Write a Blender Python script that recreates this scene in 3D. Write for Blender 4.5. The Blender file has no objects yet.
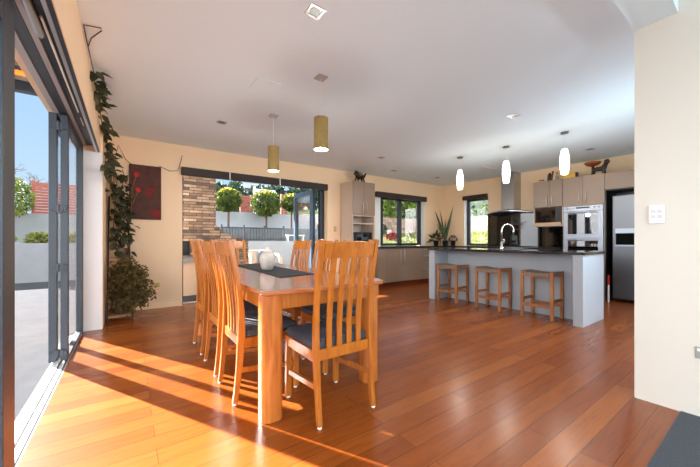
import bpy, bmesh, math, random
from mathutils import Vector, Matrix
R = math.radians
scene = bpy.context.scene
col = scene.collection

# ------------------------------------------------------------------ materials
def newmat(name):
    m = bpy.data.materials.new(name); m.use_nodes = True
    nt = m.node_tree; b = nt.nodes['Principled BSDF']
    return m, nt, b
def lin(c):
    return tuple(((v/255)/12.92 if v/255 <= .04045 else ((v/255+.055)/1.055)**2.4) for v in c)
def N(nt, t, **kw):
    n = nt.nodes.new(t)
    for k, v in kw.items(): setattr(n, k, v)
    return n
def coords(nt, scale=(1,1,1), rot=(0,0,0), kind='Object'):
    tc = N(nt, 'ShaderNodeTexCoord'); mp = N(nt, 'ShaderNodeMapping')
    mp.inputs['Scale'].default_value = scale; mp.inputs['Rotation'].default_value = rot
    nt.links.new(tc.outputs[kind], mp.inputs['Vector']); return mp.outputs['Vector']
def ramp(nt, fac, stops):
    r = N(nt, 'ShaderNodeValToRGB'); e = r.color_ramp.elements
    while len(e) < len(stops): e.new(.5)
    for i, (p, c) in enumerate(stops):
        e[i].position = p; e[i].color = (*c, 1)
    nt.links.new(fac, r.inputs['Fac']); return r.outputs['Color']
def bump(nt, b, h, strength=.1, dist=.01):
    bp = N(nt, 'ShaderNodeBump'); bp.inputs['Strength'].default_value = strength; bp.inputs['Distance'].default_value = dist
    nt.links.new(h, bp.inputs['Height']); nt.links.new(bp.outputs['Normal'], b.inputs['Normal'])
def plain(name, c, rough=.5, metal=0, spec=.5, noise=0, nscale=20, coat=0, srgb=True):
    m, nt, b = newmat(name); c = lin(c) if srgb else c
    b.inputs['Base Color'].default_value = (*c, 1); b.inputs['Roughness'].default_value = rough
    b.inputs['Metallic'].default_value = metal; b.inputs['Specular IOR Level'].default_value = spec
    b.inputs['Coat Weight'].default_value = coat
    if noise:
        n = N(nt, 'ShaderNodeTexNoise'); n.inputs['Scale'].default_value = nscale; n.inputs['Detail'].default_value = 4
        nt.links.new(coords(nt), n.inputs['Vector'])
        o = ramp(nt, n.outputs['Fac'], [(.3, tuple(v*(1-noise) for v in c)), (.7, tuple(min(1, v*(1+noise)) for v in c))])
        nt.links.new(o, b.inputs['Base Color'])
    return m
def wood(name, dark, mid, light, scale=(9, 9, 1.1), rough=.3, coat=.3):
    m, nt, b = newmat(name)
    v = coords(nt, scale)
    n = N(nt, 'ShaderNodeTexNoise'); n.inputs['Scale'].default_value = 3.2; n.inputs['Detail'].default_value = 5; n.inputs['Distortion'].default_value = .8
    nt.links.new(v, n.inputs['Vector'])
    o = ramp(nt, n.outputs['Fac'], [(.28, lin(dark)), (.5, lin(mid)), (.75, lin(light))])
    nt.links.new(o, b.inputs['Base Color'])
    b.inputs['Roughness'].default_value = rough; b.inputs['Coat Weight'].default_value = coat; b.inputs['Coat Roughness'].default_value = .2
    return m
def emit(name, c, s):
    m, nt, b = newmat(name); c = lin(c)
    b.inputs['Base Color'].default_value = (*c, 1); b.inputs['Emission Color'].default_value = (*c, 1); b.inputs['Emission Strength'].default_value = s
    return m
def glass(name, tint=(1,1,1), refl=.05):
    m = bpy.data.materials.new(name); m.use_nodes = True; nt = m.node_tree; nt.nodes.clear()
    o = N(nt, 'ShaderNodeOutputMaterial'); mx = N(nt, 'ShaderNodeMixShader'); t = N(nt, 'ShaderNodeBsdfTransparent'); g = N(nt, 'ShaderNodeBsdfGlossy')
    t.inputs['Color'].default_value = (*tint, 1); g.inputs['Roughness'].default_value = .02
    lw = N(nt, 'ShaderNodeLayerWeight'); lw.inputs['Blend'].default_value = .25
    mul = N(nt, 'ShaderNodeMath', operation='MULTIPLY'); mul.inputs[1].default_value = .22
    add = N(nt, 'ShaderNodeMath', operation='ADD'); add.inputs[1].default_value = refl*.5
    nt.links.new(lw.outputs['Facing'], mul.inputs[0]); nt.links.new(mul.outputs[0], add.inputs[0])
    nt.links.new(add.outputs[0], mx.inputs[0]); nt.links.new(t.outputs[0], mx.inputs[1]); nt.links.new(g.outputs[0], mx.inputs[2])
    nt.links.new(mx.outputs[0], o.inputs['Surface']); return m
def foliage(name, a, bcol, c, scale=14):
    m, nt, b = newmat(name)
    n = N(nt, 'ShaderNodeTexNoise'); n.inputs['Scale'].default_value = scale; n.inputs['Detail'].default_value = 2
    nt.links.new(coords(nt), n.inputs['Vector'])
    o = ramp(nt, n.outputs['Fac'], [(.3, lin(a)), (.5, lin(bcol)), (.68, lin(c))])
    nt.links.new(o, b.inputs['Base Color']); b.inputs['Roughness'].default_value = .5
    tr = N(nt, 'ShaderNodeBsdfTranslucent'); mx = N(nt, 'ShaderNodeMixShader'); mx.inputs[0].default_value = .3
    nt.links.new(o, tr.inputs['Color']); out = nt.nodes['Material Output']
    nt.links.new(b.outputs[0], mx.inputs[1]); nt.links.new(tr.outputs[0], mx.inputs[2]); nt.links.new(mx.outputs[0], out.inputs['Surface'])
    return m

def floor_mat():
    m, nt, b = newmat('polished floorboards')
    v = coords(nt)
    br = N(nt, 'ShaderNodeTexBrick'); br.offset = .37; br.offset_frequency = 2; br.squash = 1
    br.inputs['Scale'].default_value = 1; br.inputs['Brick Width'].default_value = 1.75; br.inputs['Row Height'].default_value = .128
    br.inputs['Mortar Size'].default_value = .0012; br.inputs['Mortar Smooth'].default_value = .2; br.inputs['Bias'].default_value = 0
    br.inputs['Color1'].default_value = (0,0,0,1); br.inputs['Color2'].default_value = (1,1,1,1); br.inputs['Mortar'].default_value = (.5,.5,.5,1)
    nt.links.new(v, br.inputs['Vector'])
    base = ramp(nt, br.outputs['Color'], [(0, lin((134, 66, 22))), (.45, lin((144, 73, 25))), (.85, lin((151, 79, 28))), (1, lin((164, 91, 36)))])
    n = N(nt, 'ShaderNodeTexNoise'); n.inputs['Scale'].default_value = 4; n.inputs['Detail'].default_value = 6; n.inputs['Distortion'].default_value = 1.2
    nt.links.new(coords(nt, (.8, 11, 1)), n.inputs['Vector'])
    gr = ramp(nt, n.outputs['Fac'], [(.3, (.8,.77,.75)), (.5, (1,1,1)), (.72, (1.1,1.09,1.07))])
    mx = N(nt, 'ShaderNodeMix', data_type='RGBA', blend_type='MULTIPLY'); mx.inputs[0].default_value = .85
    nt.links.new(base, mx.inputs[6]); nt.links.new(gr, mx.inputs[7])
    mm = N(nt, 'ShaderNodeMix', data_type='RGBA'); mm.inputs[7].default_value = (*lin((70, 34, 16)), 1)
    nt.links.new(br.outputs['Fac'], mm.inputs[0]); nt.links.new(mx.outputs[2], mm.inputs[6])
    nt.links.new(mm.outputs[2], b.inputs['Base Color'])
    b.inputs['Roughness'].default_value = .27; b.inputs['Specular IOR Level'].default_value = .4
    b.inputs['Coat Weight'].default_value = .08; b.inputs['Coat Roughness'].default_value = .16
    return m
def stone_mat(name, c1, c2, c3, w=.34, h=.075, mort=(90, 80, 72)):
    m, nt, b = newmat(name)
    tc = N(nt, 'ShaderNodeTexCoord'); sp = N(nt, 'ShaderNodeSeparateXYZ'); cb = N(nt, 'ShaderNodeCombineXYZ')
    ad = N(nt, 'ShaderNodeMath', operation='ADD')
    nt.links.new(tc.outputs['Object'], sp.inputs[0]); nt.links.new(sp.outputs[0], ad.inputs[0]); nt.links.new(sp.outputs[1], ad.inputs[1])
    nt.links.new(ad.outputs[0], cb.inputs[0]); nt.links.new(sp.outputs[2], cb.inputs[1])
    br = N(nt, 'ShaderNodeTexBrick'); br.offset = .43; br.squash = 1.6; br.squash_frequency = 3
    br.inputs['Scale'].default_value = 1; br.inputs['Brick Width'].default_value = w; br.inputs['Row Height'].default_value = h
    br.inputs['Mortar Size'].default_value = .006; br.inputs['Color1'].default_value = (0,0,0,1); br.inputs['Color2'].default_value = (1,1,1,1)
    br.inputs['Mortar'].default_value = (.4,.4,.4,1)
    nt.links.new(cb.outputs[0], br.inputs['Vector'])
    base = ramp(nt, br.outputs['Color'], [(0, lin(c1)), (.5, lin(c2)), (1, lin(c3))])
    n = N(nt, 'ShaderNodeTexNoise'); n.inputs['Scale'].default_value = 9; n.inputs['Detail'].default_value = 5
    nt.links.new(tc.outputs['Object'], n.inputs['Vector'])
    gr = ramp(nt, n.outputs['Fac'], [(.3, (.6,.6,.62)), (.7, (1.15,1.1,1.05))])
    mx = N(nt, 'ShaderNodeMix', data_type='RGBA', blend_type='MULTIPLY'); mx.inputs[0].default_value = .8
    nt.links.new(base, mx.inputs[6]); nt.links.new(gr, mx.inputs[7])
    mm = N(nt, 'ShaderNodeMix', data_type='RGBA'); mm.inputs[7].default_value = (*lin(mort), 1)
    nt.links.new(br.outputs['Fac'], mm.inputs[0]); nt.links.new(mx.outputs[2], mm.inputs[6]); nt.links.new(mm.outputs[2], b.inputs['Base Color'])
    b.inputs['Roughness'].default_value = .85
    bump(nt, b, mx.outputs[2], .5, .02)
    return m

M = {}
M['floor'] = floor_mat()
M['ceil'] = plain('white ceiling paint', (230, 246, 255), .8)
M['peach'] = plain('peach wall paint', (244, 214, 176), .7, noise=.015, nscale=3)
M['cream'] = plain('cream wall paint', (218, 213, 203), .7)
M['white'] = plain('white paint', (240, 240, 238), .5)
M['alu'] = plain('grey powder coated aluminium', (66, 74, 82), .4, .25)
M['alu_l'] = plain('light grey aluminium', (176, 178, 178), .45, .2)
M['alu_d'] = plain('dark blue grey aluminium', (42, 52, 62), .4, .2)
M['sill'] = plain('pale sill', (214, 214, 212), .45)
M['blind'] = plain('dark brown blind', (48, 34, 28), .6)
M['silver'] = plain('silver trim', (190, 192, 194), .3, .8)
M['black'] = plain('black', (18, 18, 20), .35)
M['chair'] = wood('honey timber', (154, 85, 22), (177, 103, 28), (195, 121, 40))
M['table'] = wood('table timber', (152, 82, 38), (178, 104, 52), (200, 130, 76), (1.2, 8, 8), .14, 1)
M['legwood'] = wood('table leg timber', (160, 86, 30), (186, 108, 42), (204, 130, 60), (7, 7, .9), .25)
M['fabric'] = plain('charcoal seat fabric', (66, 68, 76), .85, noise=.15, nscale=120)
M['runner'] = plain('dark woven runner', (38, 44, 50), .9, noise=.3, nscale=160)
M['ceramic'] = plain('mottled white ceramic', (212, 208, 200), .35, noise=.12, nscale=30)
M['stool'] = wood('stool timber', (134, 80, 42), (168, 108, 62), (190, 132, 82), (8, 8, 1.2), .4, .1)
M['strap'] = plain('grey brown leather strap', (152, 132, 118), .6, noise=.12, nscale=40)
M['island'] = plain('pale grey laminate', (176, 186, 196), .4)
M['taupe'] = plain('taupe laminate', (142, 121, 104), .35)
M['taupe_l'] = plain('pale and window lit taupe laminate', (200, 182, 164), .4)  # tall cabinet body paler than its doors: window light put into the colour
M['bench'] = plain('dark stone benchtop', (40, 44, 46), .1, noise=.2, nscale=90)
M['kick'] = wood('kickboard timber', (84, 34, 16), (104, 44, 20), (120, 56, 26), (1, 9, 9), .3)
M['steel'] = plain('brushed stainless', (178, 180, 184), .28, 1)
M['steel_l'] = plain('pale stainless', (158, 166, 178), .35, .7)
M['fridge'] = plain('dark brushed stainless', (112, 116, 122), .36, .9)
M['chrome'] = plain('chrome', (225, 225, 225), .08, 1)
M['splash'] = plain('black glass splashback', (8, 9, 11), .03, spec=.8)
M['ovenglass'] = plain('dark oven glass', (14, 16, 20), .02, spec=1, coat=1)
M['glass'] = glass('window glass')
M['gold'] = plain('olive gold shade fabric', (146, 122, 68), .7, noise=.12, nscale=60)
M['diff'] = emit('lamp diffuser', (255, 246, 226), 2.2)
M['opal'] = emit('glowing opal glass', (255, 244, 226), 3.0)
M['lamp'] = emit('lit downlight', (255, 246, 230), 3)
M['can'] = plain('downlight interior', (120, 122, 122), .3, .6)
M['canvas'] = plain('dark maroon canvas', (82, 48, 40), .8, noise=.25, nscale=9)
M['red'] = plain('poppy red', (190, 26, 22), .7, noise=.2, nscale=30)
M['redm'] = plain('muted dark red', (122, 30, 26), .8, noise=.25, nscale=30)
M['stem'] = plain('ochre stem paint', (158, 118, 60), .8)
M['goldplate'] = plain('gold outlet plate', (206, 176, 120), .4, .3)
M['plate'] = plain('white plastic', (232, 232, 230), .35)
M['greyplate'] = plain('grey plastic', (150, 152, 150), .35)
M['carpet'] = plain('charcoal carpet', (72, 77, 84), .95, noise=.35, nscale=220)
M['pot'] = plain('dark clay pot', (44, 42, 46), .5)
M['potg'] = plain('grey pot', (120, 104, 92), .6)
M['soil'] = plain('soil', (50, 36, 26), .9)
M['shelfwood'] = plain('pale shelf timber', (206, 158, 104), .5)
M['bark'] = plain('bark', (92, 66, 46), .9, noise=.3, nscale=30)
M['vine'] = foliage('dark vine leaf', (36, 44, 26), (60, 68, 40), (100, 88, 58), 12)
M['ficus'] = foliage('olive leaf', (66, 60, 28), (104, 92, 46), (142, 118, 70), 22)
M['snake'] = foliage('sword leaf', (38, 58, 34), (66, 88, 50), (120, 132, 80), 30)
M['ball'] = foliage('clipped tree leaf', (40, 60, 20), (72, 92, 30), (118, 124, 40), 5)
M['yell'] = foliage('yellow backlit leaf', (196, 168, 30), (222, 190, 44), (232, 206, 80), 8)  # back light on the ball tree tops put into the leaf colour
M['hedge'] = foliage('hedge leaf', (40, 66, 22), (86, 118, 38), (160, 176, 66), 2.5)
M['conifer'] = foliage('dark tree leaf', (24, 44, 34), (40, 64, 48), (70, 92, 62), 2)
M['grass'] = foliage('grass blade', (76, 92, 34), (108, 116, 50), (138, 136, 74), 1.5)
M['lawn'] = plain('lawn', (92, 98, 46), .9, noise=.25, nscale=4)
M['concrete'] = plain('pale concrete', (66, 67, 70), 1, spec=.05, noise=.1, nscale=5)
M['gwall'] = plain('grey rendered wall', (116, 121, 126), .8, noise=.05, nscale=4)
M['gwall2'] = plain('pale grey rendered wall', (160, 168, 175), .8, noise=.05, nscale=4)
M['handle'] = plain('satin handle', (226, 214, 202), .3, .45)
M['dwall'] = plain('dark grey wall', (92, 100, 104), .8, noise=.2, nscale=5)
M['redfence'] = wood('red stained timber', (100, 50, 38), (122, 62, 48), (142, 80, 62), (1.5, 1.5, 8), .7, 0)
M['stone'] = stone_mat('stacked stone', (84, 80, 78), (150, 128, 110), (200, 178, 156), .25, .06, (70, 62, 56))
M['gstone'] = stone_mat('garden stone wall', (112, 96, 84), (136, 118, 104), (158, 140, 126), .22, .14, (120, 104, 92))
M['wicker'] = plain('white wicker', (216, 206, 190), .7, noise=.2, nscale=60)
M['blue'] = plain('blue grey cushion', (118, 138, 168), .8)
M['soffit'] = plain('veranda soffit', (120, 110, 100), .7)
M['glow'] = emit('glowing heater', (255, 96, 20), 2.0)
M['bronze'] = plain('dark bronze', (60, 44, 34), .35, .6, noise=.3, nscale=40)
M['darkwood'] = plain('very dark carved wood', (44, 26, 20), .35, noise=.3, nscale=40)
M['bowl'] = wood('turned bowl timber', (90, 40, 16), (140, 70, 28), (176, 96, 44))
M['yellow'] = plain('yellow card', (218, 168, 54), .6)
M['roof'] = plain('grey roof', (110, 112, 118), .8)
M['hill'] = plain('hill scrub', (92, 108, 70), .95, noise=.3, nscale=.6)

# ------------------------------------------------------------------ mesh helper
class MB:
    def __init__(s): s.bm = bmesh.new()
    def face(s, vs):
        try: s.bm.faces.new(vs)
        except ValueError: pass
    def box(s, x0, x1, y0, y1, z0, z1):
        v = [s.bm.verts.new((x, y, z)) for z in (z0, z1) for y in (y0, y1) for x in (x0, x1)]
        for q in ((0,2,3,1), (4,5,7,6), (0,1,5,4), (2,6,7,3), (0,4,6,2), (1,3,7,5)): s.face([v[i] for i in q])
        return s
    def bar(s, p0, p1, w, h, up=(0,0,1)):
        p0, p1 = Vector(p0), Vector(p1); d = (p1-p0).normalized(); up = Vector(up)
        if abs(d.dot(up)) > .99: up = Vector((0,1,0))
        sx = d.cross(up).normalized(); sz = sx.cross(d).normalized(); rings = []
        for p in (p0, p1): rings.append([s.bm.verts.new(p + sx*a*w/2 + sz*b*h/2) for a, b in ((-1,-1), (1,-1), (1,1), (-1,1))])
        s.loft(rings); return s
    def loft(s, rings, cap=True):
        n = len(rings[0])
        for a, b in zip(rings, rings[1:]):
            for i in range(n): s.face([a[i], a[(i+1)%n], b[(i+1)%n], b[i]])
        if cap: s.face(list(reversed(rings[0]))); s.face(rings[-1])
        return s
    def tube(s, pts, r, seg=8):
        pts = [Vector(p) for p in pts]; rs = r if isinstance(r, (list, tuple)) else [r]*len(pts); rings = []
        prev = None
        for i, p in enumerate(pts):
            d = (pts[min(i+1, len(pts)-1)] - pts[max(i-1, 0)]).normalized()
            ref = prev if prev is not None and abs(prev.dot(d)) < .95 else (Vector((0,0,1)) if abs(d.z) < .9 else Vector((1,0,0)))
            a = (ref - d*ref.dot(d)).normalized(); prev = a; b = d.cross(a)
            rings.append([s.bm.verts.new(p + (a*math.cos(t) + b*math.sin(t))*rs[i]) for t in [2*math.pi*k/seg for k in range(seg)]])
        return s.loft(rings)
    def lathe(s, prof, c=(0,0,0), seg=24, sx=1, sy=1):
        rings = [[s.bm.verts.new((c[0]+r*sx*math.cos(2*math.pi*k/seg), c[1]+r*sy*math.sin(2*math.pi*k/seg), c[2]+z)) for k in range(seg)] for r, z in prof]
        return s.loft(rings)
    def prism(s, pts, z0, z1):
        return s.loft([[s.bm.verts.new((x, y, z)) for x, y in pts] for z in (z0, z1)])
    def sweep_yz(s, x0, x1, path, dx=0):   # rectangular section along a curve in the y-z plane; path of (y, z, thickness)
        rings = []
        for i, (y, z, t) in enumerate(path):
            a = path[max(i-1, 0)]; b = path[min(i+1, len(path)-1)]
            d = Vector((b[0]-a[0], b[1]-a[1])).normalized(); n = Vector((d.y, -d.x))
            rings.append([s.bm.verts.new((x, y+n.x*o*t/2, z+n.y*o*t/2)) for x, o in ((x0,-1), (x1,-1), (x1,1), (x0,1))])
        return s.loft(rings)
    def leaf(s, p, d, n, L, W, bend=.2):
        d = d.normalized(); sx = d.cross(n)
        if sx.length < 1e-4: sx = d.orthogonal()
        sx.normalize(); n = sx.cross(d).normalized()
        P = lambda u, w, h: s.bm.verts.new(p + d*L*u + sx*W*w + n*L*h)
        a = P(0,0,0); m1 = P(.35,0,-.02-bend*.1); m2 = P(.7,0,-bend*.45); t = P(1,0,-bend)
        l1 = P(.3,.5,.06); l2 = P(.68,.38,.03-bend*.4); r1 = P(.3,-.5,.06); r2 = P(.68,-.38,.03-bend*.4)
        for q in ((a, m1, l1), (a, r1, m1), (m1, m2, l2, l1), (m1, r1, r2, m2), (m2, t, l2), (m2, r2, t)): s.face(q)
        return s
    def build(s, name, mat, parent=None, bevel=0, seg=2, smooth=False, subsurf=0, local=False):
        me = bpy.data.meshes.new(name)
        bmesh.ops.recalc_face_normals(s.bm, faces=s.bm.faces)
        off = Vector((0,0,0))
        if parent is not None:
            p = parent
            while p is not None: off += p.location; p = p.parent
        else:
            vs = [v.co for v in s.bm.verts]
            off = Vector(((min(v.x for v in vs)+max(v.x for v in vs))/2, (min(v.y for v in vs)+max(v.y for v in vs))/2, min(v.z for v in vs)))
        if local: off = Vector((0,0,0))
        for v in s.bm.verts: v.co -= off
        s.bm.to_mesh(me); s.bm.free()
        if smooth:
            for f in me.polygons: f.use_smooth = True
        o = bpy.data.objects.new(name, me); col.objects.link(o); me.materials.append(mat)
        if parent is not None: o.parent = parent
        else: o.location = off
        if bevel:
            b = o.modifiers.new('bevel', 'BEVEL'); b.width = bevel; b.segments = seg; b.limit_method = 'ANGLE'; b.angle_limit = R(40)
        if subsurf:
            b = o.modifiers.new('sub', 'SUBSURF'); b.levels = subsurf; b.render_levels = subsurf
        return o
def box(name, mat, parent, *d, **k): return MB().box(*d).build(name, mat, parent, **k)
def root(name, loc=(0,0,0), rz=0):
    o = bpy.data.objects.new(name, None); o.empty_display_size = .1; col.objects.link(o); o.location = loc; o.rotation_euler.z = rz; return o
def tag(o, label, cat, group=None, kind=None):
    o['label'] = label; o['category'] = cat
    if group: o['group'] = group
    if kind: o['kind'] = kind
    return o
def struct(o, label=None, cat=None):
    o['kind'] = 'structure'
    if label: o['label'] = label; o['category'] = cat
    return o
def copy_tree(o, parent=None):
    c = o.copy(); col.objects.link(c)
    if parent is not None: c.parent = parent
    for ch in list(o.children): copy_tree(ch, c)
    return c

H = 1.08; CE = 2.65; YB = 5.8; XL = -.25; XK = 7.47
# ------------------------------------------------------------------ room shell
f = MB().box(-.43, XK+.2, .382, YB+.15, -.1, 0)
struct(f.build('floor', M['floor']))
struct(box('floor_carpet', M['carpet'], None, -.43, 2.832, -3.2, .380, -.1, .006))
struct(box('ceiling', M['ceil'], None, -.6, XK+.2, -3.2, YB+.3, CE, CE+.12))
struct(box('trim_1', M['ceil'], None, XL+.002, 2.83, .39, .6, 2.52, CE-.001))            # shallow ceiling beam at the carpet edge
# back wall pieces
w = MB()
w.box(-.6, .73, YB, YB+.3, -.1, CE); w.box(.73, 3.54, YB, YB+.3, 2.25, CE); w.box(3.54, 4.9, YB, YB+.3, -.1, CE)
w.box(4.9, 6.69, YB, YB+.3, -.1, .9); w.box(4.9, 6.69, YB, YB+.3, 2.25, CE); w.box(6.69, XK+.2, YB, YB+.3, -.1, CE)
struct(w.build('wall_back', M['peach']))
# left wall: above the doors and the stub at the far end
w = MB(); w.box(-.62, -.31, -1.0, 4.83, 2.3, CE); w.box(-.31, -.275, -1.0, 4.83, 2.152, CE); w.box(-.5, XL, 4.83, YB, -.1, CE); w.box(-.62, XL, -3.2, -1.0, -.1, CE)
struct(w.build('wall_left', M['peach']))
struct(box('trim_jamb_lit', M['white'], None, -.43, -.254, 4.818, 4.829, 0, 2.14))  # white panel added over the jamb; bounced light put into its colour
# kitchen wall
w = MB(); w.box(XK, XK+.2, 5.09, YB, -.1, CE); w.box(XK, XK+.2, 4.4, 5.09, -.1, .93); w.box(XK, XK+.2, 4.4, 5.09, 2.25, CE); w.box(XK, XK+.2, .2, 4.4, -.1, CE)
struct(w.build('wall_right', M['peach']))
struct(box('wall_partition', M['cream'], None, 2.832, 3.0, -3.2, .6, -.1, CE-.002))
# walls behind the viewer, with big windows
w = MB(); w.box(-.6, -.1, -3.4, -3.2, -.1, CE); w.box(-.1, 2.7, -3.4, -3.2, 2.4, CE); w.box(2.7, 3.0, -3.4, -3.2, -.1, CE)
struct(w.build('wall_rear', M['cream']))
fr = MB()
for x in (-.1, .8, 1.75, 2.64): fr.box(x, x+.06, -3.34, -3.26, 0, 2.4)
fr.box(-.1, 2.7, -3.34, -3.26, 2.34, 2.4); fr.box(-.1, 2.7, -3.34, -3.26, 0, .06)
o = struct(fr.build('window_3', M['alu'])); box('pane', M['glass'], o, -.04, 2.64, -3.305, -3.295, .06, 2.34)
w = MB(); w.box(3.0, 3.3, 0, .2, -.1, CE); w.box(3.3, 6.3, 0, .2, 2.4, CE); w.box(6.3, XK+.2, 0, .2, -.1, CE)
struct(w.build('wall_scullery', M['cream']))
fr = MB()
for x in (3.3, 4.27, 5.25, 6.24): fr.box(x, x+.06, .06, .14, 0, 2.4)
fr.box(3.3, 6.3, .06, .14, 2.34, 2.4); fr.box(3.3, 6.3, .06, .14, 0, .06)
o = struct(fr.build('window_4', M['alu'])); box('pane', M['glass'], o, 3.36, 6.24, .095, .105, .06, 2.34)
struct(box('floor_entry', M['floor'], None, 2.834, XK+.2, -.3, .380, -.1, -.001))
struct(box('baseboard_back', M['peach'], None, XL, .72, YB-.012, YB-.0005, .001, .07))

# ------------------------------------------------------------------ left bifold doors
o = root('door_1', (-.45, 1.8, 0)); struct(o)
fr = MB(); fr.box(-.53, -.432, -1.0, 4.83, 2.2, 2.299); fr.box(-.486, -.432, 4.765, 4.829, -.02, 2.2); fr.box(-.53, -.432, -1.0, -.93, -.02, 2.2)
fr.build('door_frame', M['alu'], o, bevel=.004)
MB().box(-.55, -.432, -1.0, 4.7, -.06, -.002).build('sill', M['sill'], o)
tr = MB()
for x in (-.447, -.487): tr.box(x-.004, x+.004, -.93, 4.7, -.001, .004)
tr.build('floor_track', M['alu_d'], o)
hd = MB(); hd.box(-.431, -.402, -1, 4.82, 2.2, 2.299); hd.box(-.53, -.49, -1, 4.82, 2.19, 2.1995); hd.build('head_track', M['alu_l'], o)
def leaf_door(par, name, x0, x1, y0, y1, mat, st=.09, hinge=True):
    f = MB(); f.box(x0, x1, y0, y0+st, .02, 2.19); f.box(x0, x1, y1-st, y1, .02, 2.19)
    f.box(x0, x1, y0+st, y1-st, 2.19-st, 2.19); f.box(x0, x1, y0+st, y1-st, .012, .04)
    l = f.build(name, mat, par, bevel=.004)
    xm = (x0+x1)/2
    box('pane', M['glass'], l, xm-.004, xm+.004, y0+st-.01, y1-st+.01, .03, 2.19-st+.01)
    return l
la = leaf_door(o, 'door_leaf', -.484, -.434, 3.70, 4.76, M['alu'], .07)
lb = leaf_door(o, 'door_leaf', -.56, -.506, 3.69, 4.37, M['alu'], .08)
leaf_door(o, 'door_leaf', -.484, -.434, 1.18, 2.112, M['alu'], .17)
leaf_door(o, 'door_leaf', -.484, -.434, .2, 1.17, M['alu'])
leaf_door(o, 'door_leaf', -.484, -.434, -.92, .19, M['alu'])
hg = MB()
for z in (.09, .84, 1.36, 2.08):
    hg.box(-.53, -.46, 3.68, 3.698, z-.03, z+.03); hg.tube([(-.495, 3.682, z-.04), (-.495, 3.682, z+.04)], .009)
    hg.box(-.548, -.53, 3.676, 3.69, z-.02, z+.02); hg.box(-.458, -.44, 3.676, 3.70, z-.02, z+.02)
hg.build('hinge', M['alu'], la)
# long blind cassette above the door
bl = root('roller_blind', (-.36, 1.9, 2.14))
MB().box(-.40, -.312, -1, 4.82, 2.212, 2.298).build('cassette', M['black'], bl)
MB().box(-.297, -.278, -1, 4.828, 2.144, 2.1515).build('trim_strip', M['alu_d'], bl)
MB().box(-.316, -.298, -1, 4.828, 2.142, 2.1515).build('trim_strip', M['silver'], bl)
MB().tube([(-.385, -1, 2.19), (-.385, 2.33, 2.19), (-.385, 2.36, 2.19)], [.019, .019, .008], 14).build('blind_roll', M['silver'], bl, smooth=True)
MB().tube([(-.352, 2.15, 2.192), (-.352, 3.56, 2.192)], .006).build('bottom_bar', M['plate'], bl)
MB().tube([(-.352, 3.72, 2.192), (-.352, 3.95, 2.192)], .005).build('bottom_bar', M['plate'], bl)
tag(bl, 'long dark brown roller blind housing above the patio bifold doors on the left', 'blind')

# ------------------------------------------------------------------ rear bifold doors in the back wall
o = root('door_2', (2.1, 5.9, 0)); struct(o)
fr = MB(); fr.box(3.43, 3.53, 5.93, 6.02, 0, 2.2); fr.box(.732, .76, 5.93, 6.02, 0, 2.2); fr.box(.732, 3.53, 5.93, 6.02, 2.2, 2.249)
fr.build('door_frame', M['alu_d'], o)
box('sill', M['sill'], o, .732, 3.538, 5.96, 6.09, -.08, -.002)
def leaf_x(x, y0, y1, mat, st=.075):
    f = MB(); f.box(x, x+.045, y0, y0+st, .02, 2.19); f.box(x, x+.045, y1-st, y1, .02, 2.19); f.box(x, x+.045, y0+st, y1-st, 2.19-st*1.3, 2.19); f.box(x, x+.045, y0+st, y1-st, .02, .14)
    l = f.build('door_leaf', mat, o, bevel=.003); box('pane', M['glass'], l, x+.019, x+.026, y0+st-.01, y1-st+.01, .13, 2.10)
    return l
leaf_x(3.27, 6.04, 6.93, plain('slate blue aluminium', (74, 100, 124), .4, .2)); leaf_x(3.325, 6.04, 6.93, M['alu_d'])
bl = root('roller_blind', (2.1, 5.75, 2.16))
MB().box(.71, 3.506, 5.715, 5.798, 2.155, 2.285).build('cassette', M['blind'], bl, bevel=.008)
for x in (1.46, 2.4): box('bracket', M['plate'], bl, x, x+.018, 5.704, 5.714, 2.15, 2.29)
tag(bl, 'dark brown roller blind cassette over the bifold doors in the back wall', 'blind')

# ------------------------------------------------------------------ kitchen windows
o = root('window_1', (5.8, 5.95, .95)); struct(o)
fr = MB(); y0, y1 = 5.93, 5.985
fr.box(5.16, 5.27, y0, y1, .935, 2.249); fr.box(6.57, 6.688, y0, y1, .935, 2.249); fr.box(5.80, 5.93, y0, y1, .935, 2.249)
fr.box(5.27, 6.57, y0, y1, 2.12, 2.249); fr.box(5.27, 6.57, y0, y1, .935, 1.0)
fr.build('window_frame', M['alu_d'], o, bevel=.004)
box('side_panel', M['white'], o, 4.902, 5.158, 5.90, 5.985, .935, 2.249)
box('pane', M['glass'], o, 5.26, 6.58, 5.955, 5.962, .99, 2.13)
MB().box(6.681, 6.689, 5.801, 5.929, .935, 2.249).build('reveal', M['white'], o)
bl = tag(box('roller_blind', M['blind'], None, 4.885, 6.67, 5.70, 5.798, 2.135, 2.262, bevel=.006), 'dark roller blind over the two pane window beside the tall cabinet', 'blind')
o = root('window_2', (7.6, 4.75, .95)); struct(o)
fr = MB(); fr.box(7.585, 7.64, 4.99, 5.088, .935, 2.249); fr.box(7.585, 7.64, 4.402, 4.44, .935, 2.249); fr.box(7.585, 7.64, 4.44, 4.99, 2.13, 2.249); fr.box(7.585, 7.64, 4.44, 4.99, .935, .99)
fr.build('window_frame', M['alu_d'], o); box('pane', M['glass'], o, 7.61, 7.617, 4.43, 5.0, .98, 2.14)
MB().box(7.472, 7.585, 5.08, 5.0895, .935, 2.249).build('reveal', M['white'], o)
tag(box('roller_blind', M['blind'], None, 7.40, 7.468, 4.40, 5.10, 2.165, 2.27, bevel=.006), 'short dark roller blind over the narrow window beside the range hood', 'blind')

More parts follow.
